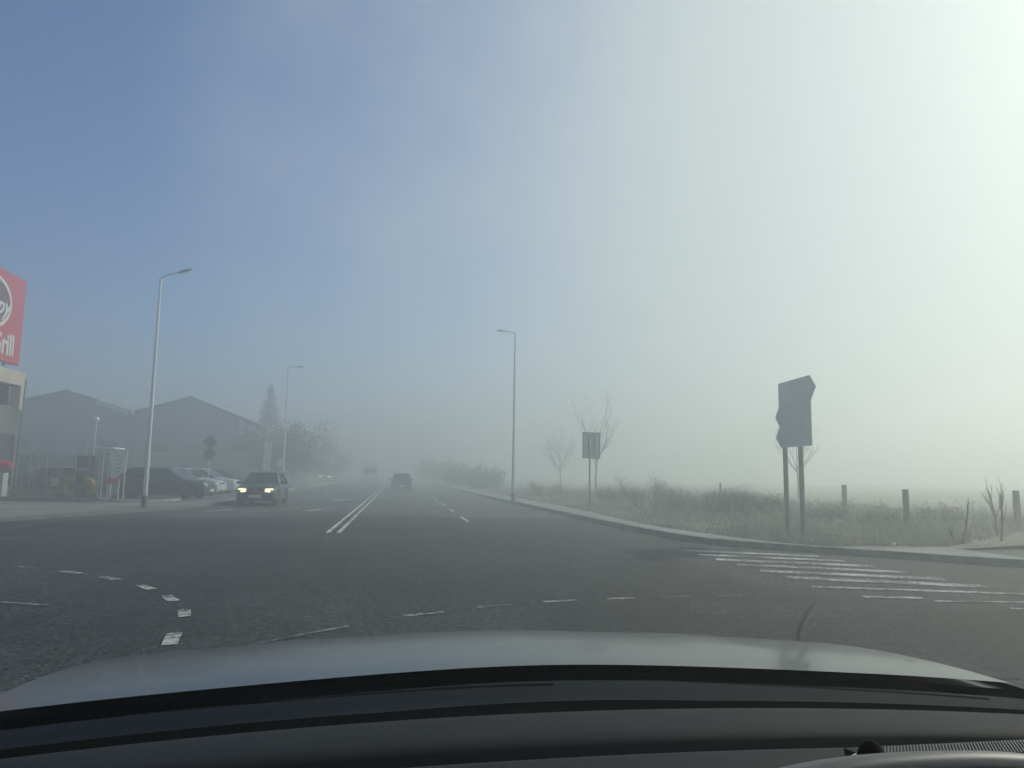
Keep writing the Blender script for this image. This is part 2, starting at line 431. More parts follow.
sheet('road_patch', [g(905, 618), g(960, 613), g(1060, 611), g(1060, 640), g(985, 648), g(915, 640)], 0.0085, asphalt('dark_patch_asphalt', (0.019, 0.02, 0.021), 0.1))
sheet('road_patch', smooth_line([g(690, 601), g(780, 604), g(900, 607), g(905, 613), g(780, 622), g(690, 612)], 4), 0.0100, asphalt('pale_patch_asphalt', (0.042, 0.044, 0.045), 0.1))
# ------------------------------------------------------------------ street lamps
def lamp(name, label, base, h, armx, armz, group, mt, rad=0.085):
    t = thing(name, label, 'street lamp', (base[0], base[1], base[2]), 0, group)
    MB().tube([(0, 0, 0.02), (0, 0, h)], [rad, rad*0.5], 12).build('pole', mt, t, smooth=50)
    pb = MB().box((0, 0, 0.015), (0.34, 0.34, 0.03))
    pb.tube([(0, 0, 0.03), (0, 0, 0.42)], [rad*1.25, rad*1.2], 12)
    pb.build('base', M_GALVD, t, smooth=50)
    s = 1 if armx > 0 else -1
    MB().tube([(0, 0, h-0.05), (armx*0.15, 0, h+armz*0.15+0.02), (armx*0.62, 0, h+armz*0.62)], [0.04, 0.036, 0.03], 8).build('arm', mt, t, smooth=50)
    x0, x1, z0, z1 = armx*0.56, armx, h+armz*0.56, h+armz
    hd = MB(); rings = []
    for k in range(7):
        f = k/6; w = 0.11*math.sin(math.pi*(0.14+0.78*f)); hh = 0.05*math.sin(math.pi*(0.18+0.70*f))+0.012
        cx, cz = x0+(x1-x0)*f, z0+(z1-z0)*f
        rings.append([(cx, w*math.cos(a), cz + hh*math.sin(a)*(1.2 if math.sin(a) > 0 else 0.7)) for a in [2*math.pi*q/10 for q in range(10)]])
    hd.loft(rings).build('lamp_head', M_GALVD, t, smooth=60)
    return t
LG = 'street lamps along the road'
lamp('street_lamp', 'tall bright galvanised street lamp at the forecourt edge, nearest and clearest of the lamps', (-8.83, 28.5, 0.08), 8.45, 1.08, 0.36, LG, M_GALV)
lamp('street_lamp', 'grey street lamp on the foggy-side pavement kerb, its arm reaching over the road', (5.95, 37.6, 0.1), 8.7, -0.98, 0.07, LG, mat('pale_steel', (0.5, 0.52, 0.53), 0.5, 0.1), 0.085)
lamp('street_lamp', 'pale dim street lamp in fog beside the tall white banner', (-7.9, 55, 0.08), 8.85, 1.06, 0.05, LG, M_GALV, 0.085)
lamp('street_lamp', 'very faint distant street lamp beyond the far white car', (-8.3, 108, 0.08), 8.8, 1.1, 0.05, LG, M_GALVD)

# ------------------------------------------------------------------ cars
def car(name, label, loc, rz, paint, L=4.2, W=1.68, H=1.42, style='sedan', lit=False, group=None, cat='car', bonnet=1.05, plate=True):
    t = thing(name, label, cat, loc, rz, group)
    hy = L/2; zb = 0.2
    hood_z = 0.62*H*1.0+0.02; belt = 0.63*H; rw = 0.31
    ya, yr = hy-0.82, -hy+0.80              # axle positions
    # (y, top z) of the lower body from nose to tail
    wb = hy-bonnet                            # windscreen base
    if style == 'sedan': rb = -hy+0.72; tail_z = belt+0.03; roof_r = -hy+1.25
    else: rb = -hy+0.16; tail_z = belt; roof_r = -hy+0.55
    prof = [(hy, 0.50*H*0.92), (hy-0.06, 0.53*H), (hy-0.25, 0.57*H), (hy-0.6, 0.60*H), (wb, belt+0.02), (0, belt), (rb, tail_z), (-hy+0.3, tail_z), (-hy+0.06, tail_z-0.05), (-hy, tail_z-0.14)]
    def top(y):
        for (y0, z0), (y1, z1) in zip(prof, prof[1:]):
            if y1 <= y <= y0: return z0 + (z1-z0)*(y0-y)/(y0-y1)
        return prof[-1][1]
    def half(y):
        e = abs(y)/hy
        return W/2*(1-0.14*max(0, (e-0.72)/0.28)**2.2)
    def low(y):
        z = zb + (0.06 if abs(y) > hy-0.15 else 0)
        for a in (ya, yr):
            d = abs(y-a)
            if d < rw+0.06: z = max(z, 0.30+math.sqrt(max(0, (rw+0.06)**2-d*d)))
        return z
    ys = sorted(set([hy, hy-0.03, -hy, -hy+0.03] + [hy-0.05*k for k in range(1, int(L/0.05)+1)]), reverse=True)
    ys = [y for y in ys if -hy <= y <= hy]
    rings = []
    for y in ys:
        w, zt, zl = half(y), top(y), low(y)
        zt = max(zt, zl+0.06)
        zm = zl+(zt-zl)*0.5
        hp = [(w*0.86, zl), (w*0.985, zl+0.02), (w, zm), (w*0.985, zl+(zt-zl)*0.82), (w*0.93, zt-0.01), (w*0.6, zt+0.02), (0, zt+0.03)]
        ring = [(x, y, z) for x, z in hp] + [(-x, y, z) for x, z in hp[-2::-1]]
        rings.append(ring)
    MB().loft(rings).build('body', paint, t, smooth=38)
    # greenhouse
    rf = wb-0.62*H*0.9 if style != 'van' else wb-0.35
    wbw, rww = W/2*0.90, W/2*0.68
    zr = H-0.03
    A = [(-wbw, wb, belt+0.03), (wbw, wb, belt+0.03), (rww, rf, zr), (-rww, rf, zr)]
    B = [(-wbw*0.97, rb, tail_z+0.02), (wbw*0.97, rb, tail_z+0.02), (rww*0.97, roof_r, zr-0.02), (-rww*0.97, roof_r, zr-0.02)]
    def pane(name_, quad, push):
        q = [Vector(p) for p in quad]; nrm = (q[1]-q[0]).cross(q[3]-q[0]).normalized()*push
        b = MB(); b.add([p+nrm for p in q] + [p-nrm*0.02/abs(push) for p in q], [(0, 1, 2, 3), (7, 6, 5, 4), (0, 4, 5, 1), (1, 5, 6, 2), (2, 6, 7, 3), (3, 7, 4, 0)])
        b.build(name_, M_CARGL, t)
    pane('windscreen', A, 0.004)
    pane('rear_window', B, -0.004)
    for s in (-1, 1):
        fr0, fr1 = Vector((s*wbw, wb-0.06, belt+0.03)), Vector((s*rww, rf-0.03, zr-0.02))
        rr0, rr1 = Vector((s*wbw*0.97, rb+0.08, tail_z+0.03)), Vector((s*rww*0.97, roof_r+0.03, zr-0.03))
        m0, m1 = fr0.lerp(rr0, 0.5), fr1.lerp(rr1, 0.48)
        for (a, b_, c_, d_) in ((fr0, m0+Vector((0, 0.03, 0)), m1+Vector((0, 0.03, 0)), fr1), (m0-Vector((0, 0.03, 0)), rr0, rr1, m1-Vector((0, 0.03, 0)))):
            pb = MB(); ix = Vector((-s*0.02, 0, 0))
            pb.add([a, b_, c_, d_, a+ix, b_+ix, c_+ix, d_+ix], [(0, 1, 2, 3), (7, 6, 5, 4), (0, 4, 5, 1), (1, 5, 6, 2), (2, 6, 7, 3), (3, 7, 4, 0)])
            pb.build('side_window', M_CARGL, t)
    # roof and pillars
    rr = []
    for k in range(9):
        f = k/8; y = rf+0.03+(roof_r-0.03-rf-0.03)*f
        cz = zr + 0.035*math.sin(math.pi*min(1, max(0, f)))
        w = rww*(1-0.03*f)+0.012
        rr.append([(-w, y, cz-0.03), (-w*0.96, y, cz+0.005), (-w*0.5, y, cz+0.028), (0, y, cz+0.034), (w*0.5, y, cz+0.028), (w*0.96, y, cz+0.005), (w, y, cz-0.03)])
    MB().loft(rr).build('roof', paint, t, smooth=50)
    for s in (-1, 1):
        MB().tube([(s*(wbw+0.005), wb, belt), (s*(rww+0.008), rf, zr)], 0.032, 6).build('window_pillar', paint, t, smooth=50)
        MB().tube([(s*wbw*0.98, rb, tail_z), (s*rww*0.98, roof_r, zr-0.015)], 0.05 if style == 'sedan' else 0.06, 6).build('window_pillar', paint, t, smooth=50)
        MB().tube([(s*wbw, (wb+rb)/2, belt), (s*(rww+0.002), (rf+roof_r)/2, zr)], 0.028, 6).build('window_pillar', paint, t, smooth=50)
    # wheels
    for y in (ya, yr):
        for s in (-1, 1):
            x1, x0 = s*(W/2-0.01), s*(W/2-0.2)
            tb = MB(); n = 20; rings = []
            for (x, r) in ((x0, rw-0.1), (x0, rw-0.01), (x0+(x1-x0)*0.12, rw), (x0+(x1-x0)*0.88, rw), (x1, rw-0.015), (x1, rw-0.1)):
                rings.append([(x, y+r*math.cos(2*math.pi*k/n), 0.30+r*math.sin(2*math.pi*k/n)) for k in range(n)])
            wh = thing_part('wheel', t, tb.loft(rings), M_TYRE)
            rm = MB(); xx = x1-s*0.02
            rm.tube([(xx-s*0.03, y, 0.30), (xx, y, 0.30)], [rw-0.095, rw-0.11], 18)
            for k in range(5):
                a = 2*math.pi*k/5
                rm.box((xx+s*0.004, y+0.1*math.cos(a), 0.30+0.1*math.sin(a)), (0.016, 0.17, 0.05), Matrix.Rotation(a, 3, 'X'))
            rm.build('rim', M_RIM, wh, smooth=40)
    # lamps, bumpers, plates, mirrors
    hw = W/2
    for s in (-1, 1):
        hb = MB(); zl = 0.50*H*0.94
        rings = []
        for k in range(6):
            f = k/5; x = s*(hw*0.46 + hw*0.40*f); yy = hy+0.012-0.05*f**3
            hh = 0.062+0.016*math.sin(f*3)
            rings.append([(x, yy+0.012, zl-hh), (x, yy-0.02, zl+hh), (x, yy-0.12, zl+hh), (x, yy-0.12, zl-hh)])
        hb.loft(rings).build('headlight', M_LAMPON if lit else M_LAMPOFF, t, smooth=40)
        tl = MB().box((s*hw*0.74, -hy+0.0, tail_z-0.17), (hw*0.34, 0.07, 0.16)); tl.build('tail_light', M_TAIL, t, bevel=0.015)
        mr = MB(); mr.box((s*(hw+0.09), wb-0.22, belt+0.07), (0.17, 0.09, 0.12)); mr.box((s*(hw-0.02), wb-0.22, belt+0.03), (0.1, 0.05, 0.04))
        mr.build('wing_mirror', M_BLACKPL, t, bevel=0.02)
        for yy in ((wb+rb)/2+0.05, rb+0.28):
            MB().box((s*(hw*0.985+0.012), yy, belt-0.12), (0.03, 0.16, 0.03)).build('door_handle', paint, t)
    for s, nm in ((1, 'front_bumper'), (-1, 'rear_bumper')):
        bb = MB(); rings = []
        for k in range(9):
            f = -1+2*k/8; x = f*hw*0.93; yy = s*(hy+0.04-0.16*abs(f)**3)
            rings.append([(x, yy, 0.26), (x, yy+s*0.015, 0.36), (x, yy, 0.46), (x, yy-s*0.12, 0.46), (x, yy-s*0.12, 0.26)])
        bb.loft(rings).build('bumper', paint, t, smooth=40)
    gr = MB(); gr.box((0, hy+0.004, 0.50*H*0.93), (hw*0.86, 0.03, 0.085))
    for k in range(3): gr.box((0, hy+0.022, 0.50*H*0.93-0.028+0.028*k), (hw*0.84, 0.012, 0.008))
    gr.build('grille', M_BLACKPL, t)
    MB().box((0, hy+0.035, 0.25), (hw*1.1, 0.04, 0.08)).build('air_intake', M_BLACKPL, t)
    MB().tube([(0, hy+0.018, 0.50*H*0.93), (0, hy+0.032, 0.50*H*0.93)], 0.045, 10).build('badge', M_RIM, t)
    MB().box((0, hy+0.062, 0.40), (0.52, 0.012, 0.11)).build('number_plate', M_PLATE, t)
    MB().box((0, -hy-0.062, 0.42), (0.52, 0.012, 0.11)).build('number_plate', M_PLATE, t)
    return t
def thing_part(name, parent, mb, m):
    return mb.build(name, m, parent, smooth=40)

car('oncoming_car', 'dark compact car driving towards the junction with both headlights lit', (-5.66, 34.0, 0.004), R(180), P_DARK, L=4.0, W=1.62, H=1.37, style='hatch', lit=True)
car('car', 'dark car driving away on the road ahead between the double line and dashes', (0.52, 61, 0.004), 0, P_GREY, L=4.2, W=1.62, H=1.38, style='hatch')
PG = 'cars parked on the forecourt'
car('parked_car', 'long black parked car behind the nearest street lamp', (-11.0, 37.6, 0.093), R(-97), P_BLACK, L=4.75, W=1.8, H=1.44, style='sedan', group=PG)
car('parked_car', 'silver parked car next to the long black one', (-11.35, 42.0, 0.093), R(-96), P_SILVER, L=4.5, W=1.75, H=1.43, style='sedan', group=PG)
car('parked_car', 'silver parked car between another silver car and the dark car at the row end', (-11.35, 46.2, 0.093), R(-95), P_SILVER, L=4.45, W=1.74, H=1.43, style='sedan', group=PG)
car('parked_car', 'dim dark parked car at the far end of the row, behind the oncoming car', (-11.4, 51.5, 0.093), R(-92), P_GREY, L=4.3, W=1.72, H=1.45, style='hatch', group=PG)
car('parked_car', 'grey parked car seen through the wire fence behind the yellow pipe', (-17.2, 43.6, 0.09), R(-92), P_SILVER, L=4.3, W=1.7, H=1.42, style='hatch', group=PG)
car('white_car', 'small white car with headlights on, far up the road in fog at the left kerb', (-8.9, 100, 0.09), R(180), P_WHITE, L=4.1, W=1.75, H=1.5, style='hatch', lit=True)
# far white lorry, coming towards us
lo = thing('lorry', 'white lorry far up the road, nearly lost in fog', 'lorry', (-3.3, 104, 0.004), R(180)); lo.scale = (0.88, 0.88, 0.88)
MB().box((0, -1.6, 2.0), (2.35, 5.2, 2.5)).build('cargo_box', P_WHITE, lo, bevel=0.05)
cb = MB().prism([(1.1, 0.5), (2.75, 0.5), (2.8, 1.4), (2.5, 2.5), (1.1, 2.65)], 'x', -1.1, 1.1); cb.build('cab', P_WHITE, lo, bevel=0.06)
MB().prism([(2.83, 1.5), (2.56, 2.35), (2.53, 2.35), (2.80, 1.5)], 'x', -0.98, 0.98).build('windscreen', M_CARGL, lo)
MB().box((0, -1.0, 0.62), (0.9, 6.6, 0.24)).build('chassis', M_BLACKPL, lo)
for s in (-1, 1):
    MB().box((s*0.8, 2.78, 0.8), (0.3, 0.08, 0.2)).build('headlight', M_LAMPOFF, lo)
    for y in (1.9, -3.0):
        w = MB().tube([(s*0.8, y, 0.46), (s*1.1, y, 0.46)], 0.46, 16).build('wheel', M_TYRE, lo, smooth=40)
        MB().tube([(s*1.09, y, 0.46), (s*1.112, y, 0.46)], 0.25, 12).build('rim', M_RIM, w, smooth=40)

# ------------------------------------------------------------------ our own car
CX = 0.25
own = thing('car', 'grey car seen from inside, its dark dashboard and glossy bonnet along the bottom edge', 'car', (CX, 0, 0))
def crown(x):
    a = abs(x)
    return 0.062*(math.sqrt(x*x+0.06)-0.245) + (0.05*(a-0.62)**2 if a > 0.62 else 0)
def bonnet_z(x, y):
    t = y-1.30; a = abs(x)
    z = 1.121 - 0.035*t - 0.115*t*t - crown(x)
    if y > 2.15: z -= 1.3*(y-2.15)**2
    # two soft creases running forward
    z += 0.004*math.exp(-((a-0.50)/0.09)**2)*min(1, max(0, t/0.25))
    return z
bm_ = MB(); rows = []
NX = 60
for j in range(46):
    f = j/45
    row = []
    for i in range(NX+1):
        x = -0.90+1.80*i/NX
        y0 = 1.315-0.035*(x/0.9)**2
        y = y0+(2.42-0.25*(x/0.9)**2-y0)*f
        row.append((x, y, bonnet_z(x, y)))
    rows.append(row)
bm_.loft(rows, closed=False, cap=False)
under = [[(p[0], p[1], p[2]-0.012) for p in r] for r in rows]
bm_.loft(under, closed=False, cap=False)
bon = bm_.build('bonnet', P_BONNET, own, smooth=60, recalc=False)
# wings: from the bonnet edge down to the sill
for s in (-1, 1):
    rows = []
    for j in range(30):
        f = j/29; y = 1.09+(2.15-1.09)*f; z0 = bonnet_z(0.9, y)-0.004
        lowz = 0.32
        d = abs(y-1.70)
        if d < 0.40: lowz = 0.33+math.sqrt(0.16-d*d)
        rows.append([(s*0.902, y, z0), (s*0.925, y, z0-0.03), (s*0.945, y, z0-0.16), (s*0.95, y, (z0-0.16+lowz)/2), (s*0.93, y, lowz)])
    MB().loft(rows, closed=False, cap=False).build('wing', P_BONNET, own, smooth=60)
    wb_ = MB(); rings = []
    for (x, r) in ((0.72, 0.2), (0.72, 0.33), (0.75, 0.35), (0.9, 0.35), (0.93, 0.33), (0.93, 0.2)):
        rings.append([(s*x, 1.70+r*math.cos(2*math.pi*k/24), 0.35+r*math.sin(2*math.pi*k/24)) for k in range(24)])
    w = wb_.loft(rings).build('wheel', M_TYRE, own, smooth=40)
    MB().tube([(s*0.90, 1.70, 0.35), (s*0.925, 1.70, 0.35)], 0.23, 20).build('rim', M_RIM, w, smooth=40)
    wb_ = MB().loft([[(p[0], p[1]-2.75, p[2]) for p in r] for r in rings]); w = wb_.build('wheel', M_TYRE, own, smooth=40)
    MB().tube([(s*0.90, -1.05, 0.35), (s*0.925, -1.05, 0.35)], 0.23, 20).build('rim', M_RIM, w, smooth=40)
    MB().prism([(1.05, 0.35), (1.05, 1.04), (-1.9, 1.06), (-1.9, 0.40)], 'x', s*0.86, s*0.94).build('door', P_BONNET, own, bevel=0.02)
    MB().tube([(s*0.885, 1.05, 1.05), (s*0.70, 0.12, 1.60)], [0.035, 0.03], 8).build('windscreen_pillar', M_BLACKPL, own, smooth=50)
    MB().tube([(s*0.86, -1.7, 1.06), (s*0.66, -1.35, 1.60)], [0.07, 0.05], 8).build('rear_pillar', M_BLACKPL, own, smooth=50)
    MB().tube([(s*0.88, -0.35, 1.05), (s*0.70, -0.32, 1.60)], [0.04, 0.04], 8).build('middle_pillar', M_BLACKPL, own, smooth=50)
MB().prism([(0.10, 1.595), (0.10, 1.63), (-0.6, 1.66), (-1.4, 1.63), (-1.4, 1.595)], 'x', -0.72, 0.72).build('roof', P_BONNET, own, bevel=0.01)
MB().box((0, -1.93, 0.75), (1.8, 0.06, 0.75)).build('tailgate', P_BONNET, own, bevel=0.02)
MB().box((0, -0.4, 0.30), (1.7, 3.0, 0.06)).build('cabin_floor', M_BLACKPL, own)
MB().prism([(2.15, 0.3), (2.40, 0.3), (2.44, 0.55), (2.38, 0.80), (2.15, 0.84)], 'x', -0.86, 0.86).build('bumper', P_BONNET, own, bevel=0.03)
for s in (-1, 1):
    MB().box((s*0.66, 2.36, 0.76), (0.36, 0.12, 0.12)).build('headlight', M_LAMPOFF, own, bevel=0.03)

# the windscreen the photograph is taken through: slightly green laminated glass with a film of dust
gm_ = bpy.data.materials.new('windscreen_glass'); gm_.use_nodes = True
gn = gm_.node_tree
for n in list(gn.nodes):
    if n.type != 'OUTPUT_MATERIAL': gn.nodes.remove(n)
g_t = gn.nodes.new('ShaderNodeBsdfTransparent'); g_t.inputs['Color'].default_value = (0.95, 0.976, 0.968, 1)
g_g = gn.nodes.new('ShaderNodeBsdfGlossy'); g_g.inputs['Roughness'].default_value = 0.02
g_f = gn.nodes.new('ShaderNodeFresnel'); g_f.inputs['IOR'].default_value = 1.08
g_m = gn.nodes.new('ShaderNodeMixShader')
g_d = gn.nodes.new('ShaderNodeBsdfTranslucent'); g_d.inputs['Color'].default_value = (0.8, 0.8, 0.78, 1)
g_n = gn.nodes.new('ShaderNodeTexNoise'); g_n.inputs['Scale'].default_value = 3.5; g_n.inputs['Detail'].default_value = 5
g_c = gn.nodes.new('ShaderNodeTexCoord'); gn.links.new(g_c.outputs['Object'], g_n.inputs['Vector'])
g_r = gn.nodes.new('ShaderNodeMapRange'); g_r.inputs['From Min'].default_value = 0.35; g_r.inputs['From Max'].default_value = 0.75
g_r.inputs['To Min'].default_value = 0.0002; g_r.inputs['To Max'].default_value = 0.0010
gn.links.new(g_n.outputs['Fac'], g_r.inputs['Value'])
g_m2 = gn.nodes.new('ShaderNodeMixShader')
gn.links.new(g_f.outputs[0], g_m.inputs[0]); gn.links.new(g_t.outputs[0], g_m.inputs[1]); gn.links.new(g_g.outputs[0], g_m.inputs[2])
gn.links.new(g_r.outputs[0], g_m2.inputs[0]); gn.links.new(g_m.outputs[0], g_m2.inputs[1]); gn.links.new(g_d.outputs[0], g_m2.inputs[2])
gn.links.new(g_m2.outputs[0], gn.nodes['Material Output'].inputs['Surface'])
rows = []
for k in range(17):
    f = k/16; a = (1.125-1.005*f, 1.093+0.507*f+0.05*math.sin(math.pi*f))
    hw_ = 0.855-0.165*f
    rows.append([(hw_*(-1+2*i/16), a[0]-0.07*(-1+2*i/16)**2*(1-f), a[1]) for i in range(17)])
back = [[(p[0], p[1]-0.003, p[2]-0.004) for p in r] for r in rows]
MB().loft(rows, closed=False, cap=False).loft(back, closed=False, cap=False).build('windscreen', gm_, own, smooth=60, recalc=False)

def xcurve(x, k):                        # everything across the car bows back at the sides
    return -k*(x/0.9)**2
# cowl panel below the glass
rows = []
for i in range(41):
    x = -0.90+1.80*i/40
    e = xcurve(x, 0.04); d = -crown(x) - 0.004
    rows.append([(x, 1.90+e, 1.01+d), (x, 1.40+e, 1.074+d), (x, 1.325+e, 1.086+d), (x, 1.30+e, 1.100+d), (x, 1.27+e, 1.110+d), (x, 1.22+e, 1.106+d), (x, 1.17+e, 1.108+d), (x, 1.145+e*0.9, 1.114+d), (x, 1.13+e*0.9, 1.09+d)])
MB().loft(rows, closed=False, cap=False).build('cowl', M_COWL, own, smooth=40)
# wipers lying on the cowl
for (x0, x1) in ((-0.62, 0.02), (0.17, 0.80)):
    wp = MB()
    zc = lambda x: 1.098-crown(x)
    wp.tube([(x0+(x1-x0)*k/8, 1.272+xcurve(x0+(x1-x0)*k/8, 0.04)-0.02*k/8, zc(x0+(x1-x0)*k/8)+0.004) for k in range(9)], 0.005, 6)
    wp.build('wiper', M_FRIT, own, smooth=50)
# dashboard
def dash_loft(profile, name, m, x0=-0.88, x1=0.88, parent=own, n=40, bow=0.10, smooth=45):
    rows = []
    for i in range(n+1):
        x = x0+(x1-x0)*i/n
        rows.append([(x, y+xcurve(x, bow)*min(1, max(0, (y-0.4)/0.6)), z - 0.02*(x/0.9)**2) for y, z in profile])
    return MB().loft(rows, closed=False, cap=False).build(name, m, parent, smooth=smooth)
dash = dash_loft([(1.052, 1.10), (1.045, 1.124), (1.02, 1.133), (0.97, 1.143), (0.92, 1.150), (0.88, 1.1535), (0.862, 1.153), (0.852, 1.148), (0.846, 1.13), (0.83, 1.12), (0.79, 1.122), (0.782, 1.15), (0.778, 1.160), (0.770, 1.1665), (0.755, 1.170), (0.66, 1.182), (0.55, 1.186), (0.46, 1.18), (0.42, 1.15), (0.41, 1.05), (0.46, 0.75), (0.6, 0.4)], 'dashboard', M_DASH)
dash_loft([(1.14, 1.108), (1.12, 1.088), (1.06, 1.085), (1.052, 1.10)], 'defroster_gap', M_FRIT, parent=dash)
sx, sy, sz = 0.44-CX, 0.655, 1.190
sb = MB(); rings = []
for k in range(7):
    a = (math.pi/2)*k/6
    rings.append([(sx+0.0135*math.cos(a)*math.cos(q*math.pi/8), sy+0.0135*math.cos(a)*math.sin(q*math.pi/8), sz+0.022*math.sin(a)) for q in range(16)])
sb.loft(rings).build('light_sensor', M_FRIT, dash, smooth=60)
rb_ = MB(); ring = [(sx+0.0165*math.cos(q*math.pi/10), sy+0.0165*math.sin(q*math.pi/10), sz+0.002) for q in range(21)]
rb_.tube(ring, 0.0032, 6).build('sensor_ring', M_DASHL, dash, smooth=60)
gb = MB()
gb.box((0.58-CX, 0.70, 1.1790), (0.24, 0.060, 0.006), Matrix.Rotation(R(-7), 3, 'X'))
gp = gb.build('speaker_panel', M_DASH, dash)
gb = MB()
for k in range(56):
    x = 0.485+0.0036*k-CX
    gb.box((x, 0.70, 1.1824), (0.0013, 0.056, 0.0022), Matrix.Rotation(R(-7), 3, 'X') @ Matrix.Rotation(R(-35), 3, 'Z'))
gb.build('speaker_grille', M_DASHL, dash)
# hood over the centre display
hb = MB(); rows = []
for i in range(41):
    f = i/40; x = 0.20+0.36*f-CX; q = (f-0.5)*2
    zt = 1.2580-0.030*abs(q)**2.4
    rows.append([(x, 0.60, zt-0.060), (x, 0.53, zt-0.010), (x, 0.508, zt-0.002), (x, 0.50, zt), (x, 0.493, zt-0.003), (x, 0.490, zt-0.008)])
hb.loft(rows, closed=False, cap=False).build('display_hood', M_DASHL, dash, smooth=60)
hb = MB(); rows = []
for i in range(41):
    f = i/40; x = 0.20+0.36*f-CX; q = (f-0.5)*2
    zt = 1.2580-0.030*abs(q)**2.4
    rows.append([(x, 0.4905, zt-0.007), (x, 0.485, zt-0.03), (x, 0.47, 1.10)])
hb.loft(rows, closed=False, cap=False).build('display_housing', M_BLACKPL, dash, smooth=60)
# steering wheel in front of the driver, below the view
stw = MB(); ring = []
tl_ = R(25)
for q in range(33):
    a = 2*math.pi*q/32; r = 0.185
    ring.append((-0.40+r*math.cos(a), 0.30+r*math.sin(a)*math.sin(tl_)-0.02, 0.90+r*math.sin(a)*math.cos(tl_)))
stw.tube(ring, 0.016, 8, cap=False)
stw.box((-0.40, 0.29, 0.90), (0.30, 0.03, 0.06)); stw.box((-0.40, 0.28, 0.84), (0.06, 0.03, 0.16))
stw.build('steering_wheel', M_BLACKPL, own, smooth=50)

# ------------------------------------------------------------------ lettering
def letters(txt, size, shear=0.0, extrude=0.02, bold=0.0):
    cu = bpy.data.curves.new('lettering', 'FONT'); cu.body = txt; cu.size = size; cu.shear = shear
    cu.extrude = extrude; cu.offset = bold; cu.align_x = 'CENTER'; cu.align_y = 'CENTER'; cu.resolution_u = 4
    o = bpy.data.objects.new('lettering', cu); col.objects.link(o)
    dg = bpy.context.evaluated_depsgraph_get()
    me = bpy.data.meshes.new_from_object(o.evaluated_get(dg))
    bpy.data.objects.remove(o); bpy.data.curves.remove(cu)
    return me
def put_letters(me, name, m, parent, M):
    me.transform(M); me.materials.clear(); me.materials.append(m)
    o = bpy.data.objects.new(name, me); col.objects.link(o); o.parent = parent
    return o

# ------------------------------------------------------------------ restaurant building and its red rooftop sign
BX = -19.0
b0 = thing('restaurant_building', 'building at the left edge with a cream frame and dark glazing below the red sign', 'building', (BX, 33.0, 0.08))
yE = 8.2
MB().box((-6, -6.0, 2.2), (11.9, 28.2, 4.4)).build('wall', M_PLASTER, b0)
fr = MB()
fr.box((-0.15, yE-8.0, 5.82), (0.5, 16.0, 0.72)); fr.box((-0.15, yE-0.24, 4.85), (0.5, 0.48, 1.22)); fr.box((-4, yE-0.25, 5.82), (7.6, 0.46, 0.72))
fr.box((-0.15, -3, 4.85), (0.5, 0.48, 1.22))
fr.build('cream_frame', M_CREAM, b0, bevel=0.03)
gl = MB(); gl.box((-0.5, yE-7.9, 4.92), (0.06, 15.0, 1.08)); gl.box((-4.2, yE-0.42, 4.92), (7.2, 0.06, 1.08)); gl.build('upper_window', M_GLASSD, b0)
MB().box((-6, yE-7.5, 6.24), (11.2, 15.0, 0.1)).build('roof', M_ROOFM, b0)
for k in range(4):
    w = MB().box((0.0, yE-1.8-k*3.2, 1.7), (0.08, 2.4, 2.6)).build('window', M_GLASSD, b0)
    f_ = MB(); 
    for (yy, zz, dy, dz) in ((0, 1.34, 2.5, 0.08), (0, -1.34, 2.5, 0.08), (1.24, 0, 0.08, 2.6), (-1.24, 0, 0.08, 2.6)):
        f_.box((0.05, yE-1.8-k*3.2+yy, 1.7+zz), (0.07, dy, dz))
    f_.build('frame', M_GALVD, w)

sg = thing('red_sign', 'big red restaurant sign with a white oval above the cream frame', 'sign', (BX, 32.65, 6.5))
pan = MB().box((0, yE-0.65-3.2, 2.2), (0.3, 6.4, 4.35)).build('panel', M_RED, sg, bevel=0.03)
ost = MB()
for y in (yE-1.2, yE-3.7, yE-6.2): ost.box((-0.3, y, 1.9), (0.12, 0.12, 3.9)); ost.tube([(-0.3, y, 3.4), (-1.6, y, -0.2)], 0.05, 6)
ost.build('support', M_DARKST, sg)
oc = (yE-0.65-3.05, 2.72)                # oval centre (y, z) on the panel face
def ellipse_ring(a0, b0_, a1, b1, x0, x1, n=48):
    m = MB(); rings = []
    for k in range(n):
        q = 2*math.pi*k/n; c, s = math.cos(q), math.sin(q)
        rings.append([(x0, oc[0]+a0*c, oc[1]+b0_*s), (x1, oc[0]+a0*c, oc[1]+b0_*s), (x1, oc[0]+a1*c, oc[1]+b1*s), (x0, oc[0]+a1*c, oc[1]+b1*s)])
    rings.append(rings[0])
    return m.loft(rings, cap=False)
RM_TO_X = Matrix(((0, 0, 1, 0), (1, 0, 0, 0), (0, 1, 0, 0), (0, 0, 0, 1)))    # text plane to the face looking along +X
oval = MB().prism([(oc[0]+1.66*math.cos(2*math.pi*k/48), oc[1]+1.22*math.sin(2*math.pi*k/48)) for k in range(48)], 'x', 0.151, 0.17).build('oval', M_MAROON, sg)
ellipse_ring(1.72, 1.27, 1.55, 1.10, 0.172, 0.20).build('oval_border', M_WHITE, sg)
put_letters(letters('Happy', 1.18, 0.35, 0.012, 0.025), 'lettering', M_WHITE, sg, Matrix.Translation((0.185, oc[0]-0.02, oc[1]-0.12)) @ RM_TO_X)
# slab-serif second line
sl = letters('Bar & Grill', 1.12, 0.0, 0.012, 0.03)
o2 = put_letters(sl, 'lettering', M_WHITE, sg, Matrix.Translation((0.165, oc[0]-0.10, 0.82)) @ RM_TO_X @ Matrix.Diagonal((1.0, 1.25, 1, 1)))

